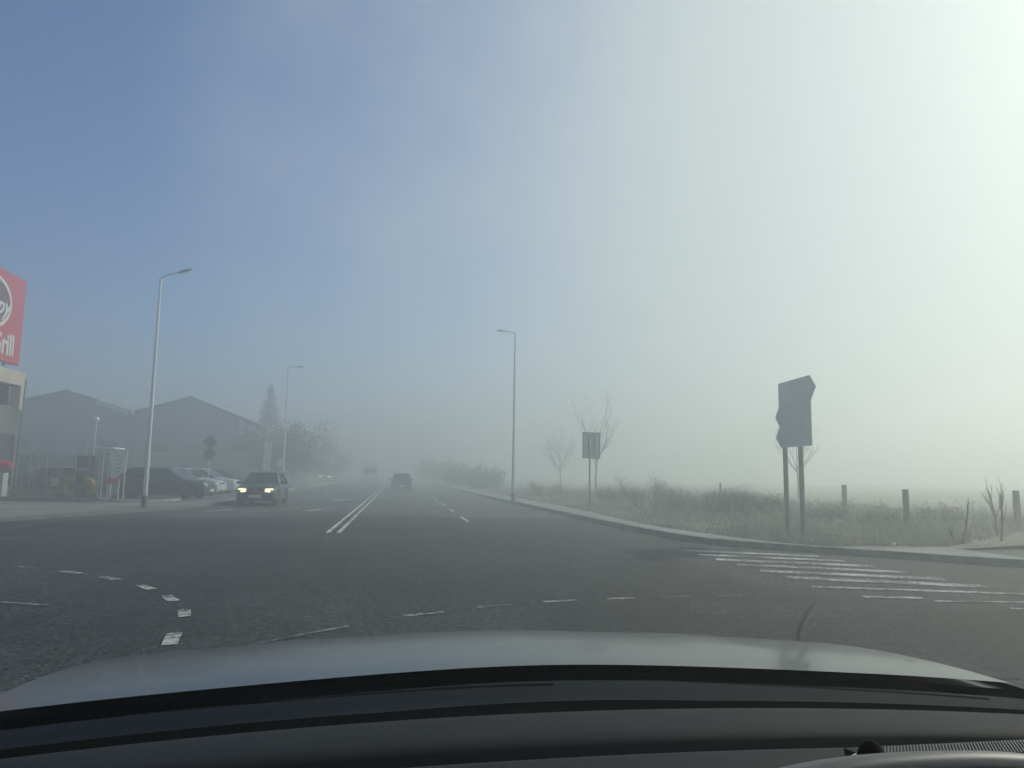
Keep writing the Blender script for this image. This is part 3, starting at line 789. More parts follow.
# ------------------------------------------------------------------ warehouses
def shed(name, label, X0, X1, XP, z0, z1, zp, Y, depth, pale=None):
    t = thing(name, label, 'warehouse', (0, Y, 0.0))
    wl = MB().prism([(X0, 0), (X1, 0), (X1, z1-0.12), (XP, zp-0.12), (X0, z0-0.12)], 'y', 0, depth).build('wall', M_SHED, t)
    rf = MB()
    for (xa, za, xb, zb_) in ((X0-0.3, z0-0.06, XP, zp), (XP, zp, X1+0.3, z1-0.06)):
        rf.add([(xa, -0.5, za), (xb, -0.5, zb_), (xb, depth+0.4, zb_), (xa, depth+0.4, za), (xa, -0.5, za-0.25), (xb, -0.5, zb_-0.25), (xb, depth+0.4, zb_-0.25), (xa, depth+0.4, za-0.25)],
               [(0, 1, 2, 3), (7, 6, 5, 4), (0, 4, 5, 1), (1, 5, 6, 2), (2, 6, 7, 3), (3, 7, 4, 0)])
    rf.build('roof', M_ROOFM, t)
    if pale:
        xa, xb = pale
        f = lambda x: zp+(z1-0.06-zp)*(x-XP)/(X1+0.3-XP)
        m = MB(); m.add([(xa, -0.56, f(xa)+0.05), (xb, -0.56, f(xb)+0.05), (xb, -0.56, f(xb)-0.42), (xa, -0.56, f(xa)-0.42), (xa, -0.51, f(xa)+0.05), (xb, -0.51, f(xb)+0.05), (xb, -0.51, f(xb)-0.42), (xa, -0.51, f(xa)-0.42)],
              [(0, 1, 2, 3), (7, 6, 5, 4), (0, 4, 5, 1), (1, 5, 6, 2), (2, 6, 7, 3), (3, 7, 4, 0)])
        m.build('sunlit_strip', M_SUNTRIM, t)  # pale strip painted in for the sunlit roof slope seen at grazing
    vb = MB()
    for (xa, za, xb, zb_) in ((X0-0.3, z0-0.06, XP, zp), (XP, zp, X1+0.3, z1-0.06)):
        vb.add([(xa, -0.53, za+0.04), (xb, -0.53, zb_+0.04), (xb, -0.53, zb_-0.24), (xa, -0.53, za-0.24), (xa, -0.503, za+0.04), (xb, -0.503, zb_+0.04), (xb, -0.503, zb_-0.24), (xa, -0.503, za-0.24)],
               [(0, 1, 2, 3), (7, 6, 5, 4), (0, 4, 5, 1), (1, 5, 6, 2), (2, 6, 7, 3), (3, 7, 4, 0)])
    vb.build('verge_board', M_DARKPL, t)
    dr = MB().box(((X0+X1)/2, -0.06, 1.9), (3.6, 0.1, 3.8))
    for k in range(7): dr.box(((X0+X1)/2, -0.12, 0.5+k*0.5), (3.5, 0.03, 0.05))
    dr.build('roller_door', M_GALVD, t)
    for k in (-1, 1):
        w = MB().box(((X0+X1)/2+k*3.6, -0.05, 3.4), (1.6, 0.08, 0.9)).build('window', M_GLASSD, t)
        MB().box(((X0+X1)/2+k*3.6, -0.11, 2.9), (1.7, 0.1, 0.08)).build('sill', M_SUNTRIM, w)
    return t
WGp = 'gabled warehouses'
tA = shed('warehouse', 'hazy gabled warehouse behind the fenced yellow pipe, painted sunlit strip on its roof edge', -33.6, -23.5, -28.6, 6.9, 6.6, 8.2, 70, 30, pale=(-26.1, -23.4)); tag(tA, group=WGp)
tB = shed('warehouse', 'hazy wide gabled warehouse behind the row of parked silver cars', -23.3, -12.0, -18.5, 6.55, 5.4, 8.05, 71, 34); tag(tB, group=WGp)
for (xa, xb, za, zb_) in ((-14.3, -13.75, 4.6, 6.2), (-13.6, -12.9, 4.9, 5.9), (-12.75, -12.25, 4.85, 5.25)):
    MB().box(((xa+xb)/2, -0.04, (za+zb_)/2), (xb-xa, 0.1, zb_-za)).build('gable_panel', M_SUNTRIM, tB)
tC = shed('warehouse', 'almost invisible long shed beyond the gabled warehouses', -60, -34.2, -46, 6.5, 6.5, 7.4, 76, 30); tag(tC, group=WGp)

# ------------------------------------------------------------------ gas station yard on the left
FY = 35.6
fence = thing('wire_fence', 'tall wire mesh fence with grey posts around the yellow gas pipe', 'fence', (0, 0, 0.09))
corners = [(at(u, 500, Y).x, Y) for u, Y in ((14, 37.8), (27, 37.3), (43, 36.8), (58, 36.4), (72, 36.0), (86, 35.6), (97, 35.3), (108, 35.0))]
for (x, y) in corners:
    p = MB().tube([(x, y, 0), (x, y, 2.0), (x, y, 2.03)], [0.035, 0.035, 0.01], 8).build('post', M_GALVD, fence, smooth=40)
bk = [(at(122, 500, 36.6).x, 36.6), (-14.0, 40.0), (-18.0, 41.4)]
for (x, y) in bk: MB().tube([(x, y, 0), (x, y, 2.0)], 0.03, 8).build('post', M_GALVD, fence, smooth=40)
def mesh_panel(a, b, z0, z1, step, r, m, name='mesh_panel'):
    a = Vector((*a, 0)); b = Vector((*b, 0)); L = (b-a).length; n = max(2, int(L/step)); mb = MB()
    for k in range(n+1):
        p = a.lerp(b, k/n); mb.box((p.x, p.y, (z0+z1)/2), (r, r, z1-z0))
    nz = int((z1-z0)/step)
    ang = math.atan2(b.y-a.y, b.x-a.x); rot = Matrix.Rotation(ang, 3, 'Z'); c = (a+b)/2
    for k in range(nz+1): mb.box((c.x, c.y, z0+(z1-z0)*k/nz), (L, r*0.98, r*1.02), rot)
    return mb.build(name, m, fence)
ring_ = corners + bk + [corners[0]]
for a, b in zip(ring_, ring_[1:]):
    mesh_panel(a, b, 0.1, 1.95, 0.12, 0.008, M_DARKST)
gf = MB()
ga, gb2 = (corners[6][0]+0.02, corners[6][1]-0.07), (corners[7][0]-0.06, corners[7][1]-0.03)
for (x, y) in (ga, gb2):
    gf.tube([(x, y, 0.05), (x, y, 1.98)], 0.04, 6)
gf.tube([(*ga, 1.96), (*gb2, 1.96)], 0.04, 6); gf.tube([(*ga, 0.08), (*gb2, 0.08)], 0.04, 6)
gf.build('gate_frame', M_WHITE, fence, smooth=40)
for (u, v, Y, w, h) in ((31, 466, 37.2, 0.2, 0.5), (55, 482, 36.3, 0.3, 0.32)):
    p = at(u, v, Y); MB().box((p.x, p.y-0.05, p.z-0.09), (w, 0.015, h)).build('notice_plate', M_WHITE, fence)

gp_ = thing('gas_pipe', 'thick yellow gas pipe bent in an arch inside the wire fence', 'pipe', (at(78, 490, 37.0).x, 37.0, 0.09))
pts = [(-0.62, 0, 0.12)] + [(-0.62+0.28*(1-math.cos(R(a))), 0, 0.55+0.28*math.sin(R(a))) for a in range(0, 91, 15)] + [(0.34+0.28*math.sin(R(a)), 0, 0.55+0.28*math.cos(R(a))) for a in range(0, 91, 15)] + [(0.62, 0, 0.12)]
MB().tube(pts, 0.135, 14).build('pipe', M_YEL, gp_, smooth=50)
for x in (-0.62, 0.62):
    f_ = MB().tube([(x, 0, 0.0), (x, 0, 0.17)], 0.21, 14)
    f_.build('flange', M_DARKST, gp_, smooth=40)
va = MB(); va.tube([(0.12, 0, 0.83), (0.12, 0, 1.18)], 0.07, 10); va.tube([(0.12, 0, 1.18), (0.12, 0, 1.22)], 0.2, 12); va.box((0.12, 0, 0.83), (0.3, 0.36, 0.36))
va.build('valve', M_DARKST, gp_, smooth=40)
MB().box((0.12, -0.1, 1.32), (0.62, 0.04, 0.08)).build('valve_cover', M_WHITE, gp_)
cabn = thing('utility_cabinet', 'dark grey utility cabinet inside the wire fence right behind the yellow pipe', 'cabinet', (at(86, 490, 38.3).x, 38.3, 0.09))
MB().box((0, 0, 0.95), (0.75, 0.5, 1.9)).build('case', M_DARKST, cabn, bevel=0.02)
MB().box((0, -0.262, 0.95), (0.66, 0.02, 1.7)).build('door', M_GALVD, cabn)
MB().box((0, 0, 1.93), (0.85, 0.6, 0.05)).build('roof', M_GALVD, cabn)

# small glazed shelter beside the pipe
sh = thing('shelter', 'small glazed shelter with pale posts and flat roof beside the yellow pipe', 'shelter', (at(100, 500, 34.6).x, 34.6, 0.09))
gmat = bpy.data.materials.new('shelter_glass'); gmat.use_nodes = True
sn = gmat.node_tree
for n in list(sn.nodes):
    if n.type != 'OUTPUT_MATERIAL': sn.nodes.remove(n)
s_t = sn.nodes.new('ShaderNodeBsdfTransparent'); s_t.inputs['Color'].default_value = (0.9, 0.95, 0.94, 1)
s_g = sn.nodes.new('ShaderNodeBsdfGlossy'); s_g.inputs['Roughness'].default_value = 0.06
s_d = sn.nodes.new('ShaderNodeBsdfDiffuse'); s_d.inputs['Color'].default_value = (0.75, 0.8, 0.8, 1)
s_1 = sn.nodes.new('ShaderNodeMixShader'); s_1.inputs[0].default_value = 0.10
s_2 = sn.nodes.new('ShaderNodeMixShader'); s_2.inputs[0].default_value = 0.05
sn.links.new(s_t.outputs[0], s_1.inputs[1]); sn.links.new(s_g.outputs[0], s_1.inputs[2])
sn.links.new(s_1.outputs[0], s_2.inputs[1]); sn.links.new(s_d.outputs[0], s_2.inputs[2])
sn.links.new(s_2.outputs[0], sn.nodes['Material Output'].inputs['Surface'])
for (x, y) in ((-0.45, 0.75), (0.0, 0.75), (0.45, 0.75), (0.08, -0.2), (0.45, -0.2)):
    MB().tube([(x, y, 0), (x, y, 2.2)], 0.032, 8).build('post', M_WHITE, sh, smooth=40)
MB().box((0, 0.25, 2.24), (1.1, 1.3, 0.07)).build('roof', M_WHITE, sh, bevel=0.02)
for x in (-0.225, 0.225): MB().box((x, 0.75, 1.15), (0.40, 0.012, 1.85)).build('glass_panel', gmat, sh)
MB().box((0.45, 0.27, 1.15), (0.012, 0.86, 1.85)).build('glass_panel', gmat, sh)
MB().box((0.265, -0.2, 0.1), (0.31, 0.05, 0.05)).build('rail', M_WHITE, sh)

# white board leaning at the fence end: white with a red foot
bd = thing('advert_board', 'white advertising board with a red lower corner beside the fence gate', 'sign', (at(117, 490, 34.2).x, 34.2, 0.09))
pb = MB().prism([(-0.37, 2.22), (0.33, 2.10), (0.26, 1.25), (-0.08, 0.92), (-0.30, 0.95)], 'y', -0.03, 0.03).build('board', M_WHITE, bd)
MB().prism([(-0.42, 0.98), (-0.06, 0.94), (0.2, 1.2), (0.02, 0.80), (-0.40, 0.70)], 'y', -0.045, -0.032).build('red_corner', M_REDP, bd)
for x in (-0.28, 0.24): MB().tube([(x, 0.05, 0), (x, 0.05, 2.0)], 0.025, 6).build('leg', M_GALV, bd)
tx = MB()
for k in range(5): tx.box((-0.02+0.05*(k % 2), -0.036, 1.9-0.17*k), (0.26-0.06*(k % 3), 0.006, 0.03))
tx.build('print', M_GALVD, bd)

# red rounded stand with a white foot at the frame edge
rk = thing('red_stand', 'red rounded box on a white pedestal at the left picture edge', 'ticket machine', (-18.25, 38.1, 0.09))
MB().box((0, 0, 0.55), (0.55, 0.5, 1.1)).build('pedestal', M_WHITE, rk, bevel=0.03)
rings = []
for k in range(9):
    f = k/8; s = math.sin(math.pi*(0.12+0.76*f))**0.5
    rings.append([(-0.5+1.0*f, 0.32*s*math.cos(2*math.pi*q/12), 1.42+0.28*s*math.sin(2*math.pi*q/12)) for q in range(12)])
MB().loft(rings).build('red_box', M_REDP, rk, smooth=60)

fp = thing('flagpole', 'thin grey bare pole rising in front of the building beside the wire fence', 'pole', (-18.2, 39.4, 0.09))
MB().tube([(0, 0, 0), (0.1, 0, 5.7)], [0.06, 0.035], 8).build('pole', M_GALVD, fp, smooth=40)
MB().box((0, 0, 0.04), (0.3, 0.3, 0.08)).build('base', M_DARKST, fp)
ps = thing('post_sign', 'short thin post carrying a small pale plate beside the bare pole', 'sign', (-17.3, 39.2, 0.09))
MB().tube([(0, 0, 0), (0, 0, 2.1)], 0.035, 8).build('post', M_GALVD, ps, smooth=40)
MB().box((0.08, -0.05, 1.35), (0.36, 0.02, 0.3)).build('plate', M_WHITE, ps)
MB().box((0.0, -0.05, 1.0), (0.26, 0.02, 0.3)).build('plate', M_SIGNBK, ps)
sl_ = thing('floodlight_pole', 'short slim floodlight pole standing behind the yellow pipe', 'lamp', (-14.35, 38.2, 0.09))
MB().tube([(0, 0, 0), (0.08, 0, 3.72)], [0.06, 0.035], 8).build('pole', M_GALV, sl_, smooth=40)
MB().box((0.08, -0.06, 3.72), (0.2, 0.3, 0.14), Matrix.Rotation(R(20), 3, 'X')).build('lamp_head', M_GALV, sl_, bevel=0.02)

# priority road sign seen in the haze
rs = thing('road_sign', 'diamond plate above a round plate on one post by the silver cars', 'road sign', (-10.65, 45.2, 0.09))
MB().tube([(0, 0, 0), (0, 0, 3.35)], 0.038, 8).build('post', M_GALV, rs, smooth=40)
dm = MB().prism([(0.42*math.cos(R(90*k)), 2.96+0.42*math.sin(R(90*k))) for k in range(4)], 'y', -0.07, -0.05).build('diamond_plate', M_DARKPL, rs)
MB().prism([(0.28*math.cos(R(90*k)), 2.96+0.28*math.sin(R(90*k))) for k in range(4)], 'y', -0.08, -0.0725).build('yellow_field', mat('shaded_sign_yellow', (0.16, 0.14, 0.09), 0.5), dm)  # yellow dimmed in its colour, as if lit from behind
MB().prism([(0.33*math.cos(R(18*k)), 2.26+0.33*math.sin(R(18*k))) for k in range(20)], 'y', -0.07, -0.05).build('round_plate', M_DARKPL, rs)

# white upright banner + small signs
bn = thing('banner', 'tall narrow white banner with dark printing behind the oncoming car', 'sign', (-9.85, 60, 0.09))
MB().box((0, 0, 2.48), (0.52, 0.06, 2.15), Matrix.Rotation(R(2), 3, 'Y')).build('cloth', M_WHITE, bn, bevel=0.01)
MB().tube([(-0.32, 0, 0), (-0.25, 0, 3.62)], 0.03, 6).build('pole', M_GALV, bn, smooth=40)
pr = MB()
for k, (dx, w) in enumerate(((0.02, 0.2), (-0.03, 0.28), (0.04, 0.16), (0, 0.24), (0.03, 0.2))): pr.box((dx, -0.034, 3.2-0.36*k), (w, 0.008, 0.16))
pr.build('print', M_SIGNBK, bn)
ss = thing('small_sign', 'small pale sign on a short post next to the white upright banner', 'sign', (-8.9, 60.5, 0.09))
MB().tube([(0, 0, 0), (0, 0, 2.4)], 0.03, 6).build('post', M_GALVD, ss, smooth=40)
MB().prism([(0.28*math.cos(R(20*k)), 2.0+0.28*math.sin(R(20*k))) for k in range(18)], 'y', -0.06, -0.04).build('plate', M_WHITE, ss)
for (u, lab) in ((298, 'flat white concrete block lying on the kerb beside the oncoming car'), (307, 'longer white concrete block farther along the kerb from the oncoming car')):
    p = g(u, 490.5)
    k = thing('concrete_block', lab, 'block', (p[0]-0.1, p[1], 0.03), R(6), 'white blocks on the kerb')
    MB().prism([(-0.28, 0), (0.28, 0), (0.22, 0.3), (-0.22, 0.3)], 'x', -0.27 if u < 300 else -0.4, 0.27 if u < 300 else 0.4).build('block', M_KERBW, k, bevel=0.03)

# ------------------------------------------------------------------ right-hand signs
ls = thing('lane_sign', 'square lane sign with two dark bars on a single post beside the pavement', 'road sign', (7.5, 28.3, 0.12))
MB().tube([(0, 0, 0), (0, 0, 2.95)], 0.035, 10).build('post', M_GALVD, ls, smooth=40)
pn = MB().box((0.05, -0.06, 2.49), (0.66, 0.02, 0.93)).build('plate', mat('fogged_sign_face', (0.44, 0.46, 0.48), 0.5), ls, bevel=0.005)  # face greyed in its colour to stand for backlit fog
bf = MB()
for (x, z, w, h) in ((0.05, 2.975, 0.7, 0.05), (0.05, 2.005, 0.7, 0.03), (-0.29, 2.49, 0.03, 0.95), (0.39, 2.49, 0.03, 0.95)): bf.box((x, -0.06, z), (w, 0.035, h))
bf.build('border', M_DARKST, pn)
bf = MB()
for x in (-0.06, 0.16): bf.box((x, -0.075, 2.45), (0.05, 0.012, 0.76))
bf.box((0.05, -0.075, 2.87), (0.5, 0.012, 0.03))
bf.build('bar_marking', M_DARKST, pn)

# stacked direction boards, standing almost edge-on
ds = thing('direction_sign', 'stack of dark arrow-ended direction boards on two tall posts at the corner', 'road sign', (9.0, 16.3, 0.11))
p0, p1 = Vector((-0.012, -0.13, 0)), Vector((-0.085, -0.93, 0))
for p in (p0, p1):
    MB().tube([(p.x, p.y, -0.05), (p.x, p.y, 3.3)], 0.055, 12).build('post', M_GALVD, ds, smooth=40)
# board plane runs along the line of the two posts, d = along, from far (left in view) to near (right)
def board(name, poly, off, m=M_SIGNBK):
    """poly in (s, z): s metres from far post towards the near one"""
    b = MB().prism([(-s, z) for s, z in poly], 'x', off-0.012, off+0.012)
    return b.build(name, m, ds)
SX = -0.07
tilt = math.atan2(-0.09, 1.0)
boards = []
boards.append(board('arrow_board', [(0.03, 3.02), (1.62, 3.02), (1.88, 3.29), (1.62, 3.56), (0.03, 3.56)], SX))
boards.append(board('arrow_board', [(-0.18, 2.77), (0.05, 2.53), (1.62, 2.53), (1.62, 3.014), (0.05, 3.014)], SX))
boards.append(board('arrow_board', [(-0.18, 2.28), (0.10, 2.04), (1.62, 2.04), (1.62, 2.524), (0.05, 2.524)], SX))
rl = MB()
for z in (2.2, 2.6, 3.1, 3.4): rl.box((-0.04, -0.82, z), (0.03, 1.4, 0.05))
boards.append(rl.build('rail', M_DARKST, ds))
for o in boards: o.rotation_euler = (0, 0, tilt)

# ------------------------------------------------------------------ fence posts on the verge
PGp = 'old posts in the verge'
for (x, y, h, r, lab, lean) in (
        (13.1, 17.6, 1.15, 0.085, 'thick weathered post standing upright between two saplings and the arrow boards', 0.02),
        (15.0, 23.2, 1.2, 0.085, 'weathered post right beside the two tall sign posts in the fog', -0.01),
        (16.4, 36.0, 1.1, 0.06, 'thin faint post in the scrub left of the arrow boards', 0.0),
        (16.9, 18.2, 1.15, 0.09, 'weathered post at the right edge behind the brushy sapling', 0.0)):
    t = thing('fence_post', lab, 'post', (x, y, 0.05), random.uniform(0, 3), PGp)
    m = MB(); rings = []
    for k in range(5):
        f = k/4; rr_ = r*(1-0.08*f)
        rings.append([(lean*f+rr_*random.uniform(.93, 1.05)*math.cos(2*math.pi*q/10), rr_*random.uniform(.93, 1.05)*math.sin(2*math.pi*q/10), h*f-0.1*(1-f)) for q in range(10)])
    m.loft(rings).build('post', M_WOOD, t, smooth=40)

# ------------------------------------------------------------------ plants
def branchy(mb, p, d, L, r, depth, rng, tips, spread=0.55, up=0.15):
    pts = [p]; rads = [r]; q = p.copy(); dd = d.normalized(); n = 4
    for k in range(n):
        dd = (dd + Vector((rng.uniform(-1, 1), rng.uniform(-1, 1), rng.uniform(-0.6, 1)))*0.13 + Vector((0, 0, up*0.3))).normalized()
        q = q + dd*(L/n); pts.append(q.copy()); rads.append(r*(1-0.6*(k+1)/n))
    mb.tube(pts, rads, 5 if depth > 1 else 4, cap=False)
    tips.append((q.copy(), dd.copy()))
    if depth <= 0: return
    for k in range(rng.randint(3, 4)):
        i = rng.randint(1, n); a = pts[i]
        nd = (dd + Vector((rng.uniform(-1, 1), rng.uniform(-1, 1), rng.uniform(-0.2, 0.9)))*spread*1.5).normalized()
        branchy(mb, a, nd, L*rng.uniform(0.5, 0.75), max(rads[i]*0.65, 0.004), depth-1, rng, tips, spread, up)
def leafcloud(mb, tips, rng, n, sp, s0, s1):
    for (q, d) in tips:
        for k in range(n):
            c = q + Vector((rng.gauss(0, sp), rng.gauss(0, sp), rng.gauss(0, sp*0.8)))
            s = rng.uniform(s0, s1)
            a = Vector((rng.uniform(-1, 1), rng.uniform(-1, 1), rng.uniform(-1, 1))).normalized()
            b = a.orthogonal().normalized()
            mb.add([c-a*s, c+b*s*0.5, c+a*s, c-b*s*0.5], [(0, 1, 2, 3)])
def make_tree(name, label, loc, h, seed, leaf, n=6, sp=0.5, s=(0.05, 0.1), cat='tree', group=None, depth=3, tr=0.16):
    rng = random.Random(seed)
    t = thing(name, label, cat, loc, rng.uniform(0, 6), group)
    mb = MB(); tips = []
    th = h*0.38
    mb.tube([(0, 0, -0.1), (0.04*h*rng.uniform(-.5, .5), 0, th*0.5), (0, 0.03*h*rng.uniform(-.5, .5), th)], [tr, tr*0.8, tr*0.65], 8)
    for k in range(5):
        a = 2*math.pi*k/5+rng.uniform(-.4, .4); z = th*rng.uniform(0.72, 1.0)
        branchy(mb, Vector((0, 0, z)), Vector((math.cos(a)*0.75, math.sin(a)*0.75, 0.9)), h*0.36*rng.uniform(.8, 1.15), tr*0.5, depth, rng, tips)
    branchy(mb, Vector((0, 0, th)), Vector((0, 0, 1)), h*0.4, tr*0.6, depth, rng, tips)
    mb.build('trunk', M_BARK, t)
    if n:
        lb = MB(); leafcloud(lb, tips, rng, n, sp, *s); lb.build('crown', leaf, t, recalc=False)
    return t
def make_shrub(name, label, loc, h, w, seed, leaf=None, n=8, cat='shrub', group=None, stems=11, depth=2, sp=0.13, s=(0.015, 0.035)):
    rng = random.Random(seed)
    t = thing(name, label, cat, loc, rng.uniform(0, 6), group)
    mb = MB(); tips = []
    for k in range(stems):
        a = rng.uniform(0, 6.28); rr_ = rng.uniform(0.1, 1)*w*0.3
        d = Vector((math.cos(a)*w*0.6, math.sin(a)*w*0.6, h))
        branchy(mb, Vector((math.cos(a)*rr_*0.5, math.sin(a)*rr_*0.5, -0.05)), d, h*rng.uniform(.6, .9), 0.018, depth, rng, tips, 0.6)
    mb.build('stems', M_BARE, t)
    if n:
        lb = MB(); leafcloud(lb, tips, rng, n, sp, *s); lb.build('foliage', leaf or M_SHRUB, t, recalc=False)
    return t
SG = 'scrub bushes along the verge'
shr = [  # u of the middle, Y, h, w, n
    (548, 44, 1.2, 2.6, 7, 'low hazy bush just right of the foggy-side street lamp foot'),
    (612, 33, 1.1, 2.2, 7, 'low bush directly right of the lane sign post'),
    (650, 27, 1.5, 2.6, 8, 'dark rounded bush, largest in the scrub between lane sign and arrow boards'),
    (683, 25, 0.95, 1.7, 8, 'low dark bush beside the largest bush in the scrub'),
    (706, 24, 1.0, 1.5, 8, 'small twiggy bush in front of the thin faint post'),
    (735, 22.5, 1.15, 1.6, 7, 'twiggy upright bush right of the thin faint post'),
    (757, 21.5, 1.0, 1.5, 8, 'bush just left of the arrow board posts'),
    (822, 20, 0.75, 1.6, 6, 'low straggly bush right of the arrow board posts'),
    (872, 18.5, 0.7, 1.7, 5, 'low scrub bush between the two thick weathered posts'),
    (940, 19.0, 0.7, 1.5, 5, 'low scrub bush between the thick post and the forked sapling'),
]
for i, (u, Y, h, w, n, lab) in enumerate(shr):
    p = at(u, 500, Y)
    make_shrub('shrub', lab, (p.x, Y, 0.12), h*0.62, w, 100+i, n=n*2, group=SG, depth=3, stems=9, s=(0.01, 0.024))
SPg = 'bare saplings on the verge'
def sapling(label, loc, h, seed, lean, forks):
    rng = random.Random(seed)
    t = thing('sapling', label, 'sapling', loc, 0, SPg)
    mb = MB(); tips = []
    top = Vector((lean[0], lean[1], h)); mid = top*0.5+Vector((0.03, 0, 0))
    mb.tube([(0, 0, -0.05), mid, top], [0.028, 0.02, 0.008], 6)
    for k in range(forks):
        f = rng.uniform(0.35, 0.9); p = top*f
        branchy(mb, p, Vector((rng.uniform(-.5, .5), rng.uniform(-.5, .5), 1)), h*rng.uniform(.25, .45), 0.012, 1, rng, tips, 0.35, 0.4)
    mb.build('stem', M_BARE, t, smooth=60)
    return t
p = g(962, 545, 0.1); sapling('forked leaning bare sapling, two thin stems in a V at the driveway edge', (p[0], p[1], 0.1), 0.9, 3, (0.30, 0.1), 2)
p = g(953, 545, 0.1); sapling('shortest bare sapling, a single twig left of the forked one', (p[0], p[1], 0.1), 0.4, 4, (-0.08, 0.0), 1)
p = g(1001, 544, 0.1); sapling('brushy bare sapling with many upright twigs near the right edge', (p[0], p[1], 0.1), 1.0, 5, (0.18, 0.1), 10)
p = g(1019, 543, 0.1); sapling('tall pale bare sapling at the very right edge', (p[0]+0.2, p[1]+0.8, 0.1), 1.1, 6, (-0.06, 0.1), 7)

TG = 'bare trees fading into the fog'
for i, (u, Y, h, n, lab) in enumerate((
        (597, 46, 6.2, 0, 'bare spreading tree behind the lane sign'),
        (797, 40, 5.0, 0, 'bare small tree behind the arrow board posts'),
        (560, 66, 5.0, 2, 'low bare tree behind and left of the lane sign, very faint'))):
    p = at(u, 470, Y)
    make_tree('bare_tree', lab, (p.x, Y, 0.1), h, 40+i, M_SHRUB, n=n, group=TG, tr=0.075, depth=3)
DG = 'dark thickets beside the road ahead'
for i, (u, Y, h, w_, lab) in enumerate((
        (300, 92, 4.6, 6.0, 'tall dark thicket just right of the pale fog-dimmed street lamp'),
        (322, 104, 3.4, 6.0, 'lower dark thicket directly above the far white car'),
        (276, 66, 3.6, 3.4, 'dark thicket at the warehouse end, right behind the white banner'),
        (290, 74, 4.0, 4.2, 'dark thicket behind the pale fog-dimmed street lamp'),
        (440, 100, 2.2, 5.0, 'dim thicket on the far roadside just past the car ahead'),
        (462, 80, 1.6, 4.5, 'low dim thicket on the roadside, second past the car ahead'),
        (486, 66, 1.2, 3.5, 'low thicket immediately left of the foggy-side lamp'))):
    p = at(u, 470, Y)
    make_shrub('thicket', lab, (p.x, Y, 0.05), h, w_, 60+i, M_LEAFD, n=14, group=DG, stems=16, depth=2, sp=0.4, s=(0.07, 0.17), cat='thicket')
# conifer
cf = thing('conifer', 'tall pointed conifer above the warehouse end, a faint spire', 'tree', (-13.2, 80, 0.05))
rng = random.Random(9)
MB().tube([(0, 0, 0), (0, 0, 10.4)], [0.2, 0.03], 8).build('trunk', M_BARK, cf)
cm = MB()
for k in range(70):
    f = (k/69)**0.9; z = 1.6+8.7*f; Lr = 2.3*(1-f)**0.8*rng.uniform(0.75, 1.1)+0.15
    for q in range(6):
        a = rng.uniform(0, 6.28); d = Vector((math.cos(a), math.sin(a), -0.25))
        nseg = max(2, int(Lr/0.22))
        for j in range(nseg):
            c = Vector((0, 0, z)) + d*(Lr*(j+0.6)/nseg)
            for w in range(2):
                s = rng.uniform(.12, .24)
                e = Vector((rng.uniform(-1, 1), rng.uniform(-1, 1), rng.uniform(-.8, .2))).normalized(); o_ = e.orthogonal().normalized()
                cm.add([c-e*s, c+o_*s*0.35, c+e*s, c-o_*s*0.35], [(0, 1, 2, 3)])
cm.build('crown', M_NEEDLE, cf, recalc=False)
# hedge behind the wire fence
hd = thing('hedge', 'brown-green hedge low behind the wire fence', 'hedge', (-18.0, 41.5, 0.09))
rng = random.Random(12); hm = MB(); hs = MB()
for k in range(26):
    x = -4.5+8.2*k/25; hs.tube([(x, rng.uniform(-.2, .2), 0), (x+rng.uniform(-.2, .2), rng.uniform(-.3, .3), 1.0)], [0.02, 0.008], 4)
for k in range(5200):
    c = Vector((rng.uniform(-4.7, 3.9), rng.gauss(0, 0.26), abs(rng.gauss(0.5, 0.32)))); s = rng.uniform(.03, .08)
    e = Vector((rng.uniform(-1, 1), rng.uniform(-1, 1), rng.uniform(-1, 1))).normalized(); o_ = e.orthogonal().normalized()
    hm.add([c-e*s, c+o_*s*0.5, c+e*s, c-o_*s*0.5], [(0, 1, 2, 3)])
hs.build('stems', M_BARE, hd); hm.build('foliage', mat('hedge_leaf', (0.10, 0.10, 0.05), 0.85, scale=2, c2=(0.07, 0.06, 0.035)), hd, recalc=False)

# grass of the verge
rng = random.Random(21); gm = MB()
for k in range(16000):
    Y = 13.9 + 46*rng.random()**1.8
    xl = None
    for (a, b) in zip(vl, vl[1:]):
        if min(a[1], b[1]) <= Y <= max(a[1], b[1]):
            xl = a[0]+(b[0]-a[0])*(Y-a[1])/(b[1]-a[1]+1e-9); break
    if xl is None: continue
    d = 0.05+13*rng.random()**1.6
    x = xl+d
    if Y < 13.4+max(0, (x-10.3))*0.52: continue
    z = 0.09+(verge_z(x, Y)-0.02)*min(1, d/1.5)*0.8
    tall = (0.05+0.17*min(1, d/2.2))*rng.uniform(.5, 1.5)*(0.6+0.6*math.sin(x*1.7)*math.sin(Y*0.9)+0.3)
    tall = max(0.05, tall)
    for b in range(4):
        a = rng.uniform(0, 6.28); bx, by = x+rng.gauss(0, .05), Y+rng.gauss(0, .05)
        lx, ly = math.cos(a)*tall*0.35, math.sin(a)*tall*0.35; wx, wy = -math.sin(a)*0.010, math.cos(a)*0.010
        gm.add([(bx-wx, by-wy, z-0.02), (bx+wx, by+wy, z-0.02), (bx+lx, by+ly, z+tall*rng.uniform(.8, 1.1))], [(0, 1, 2)])
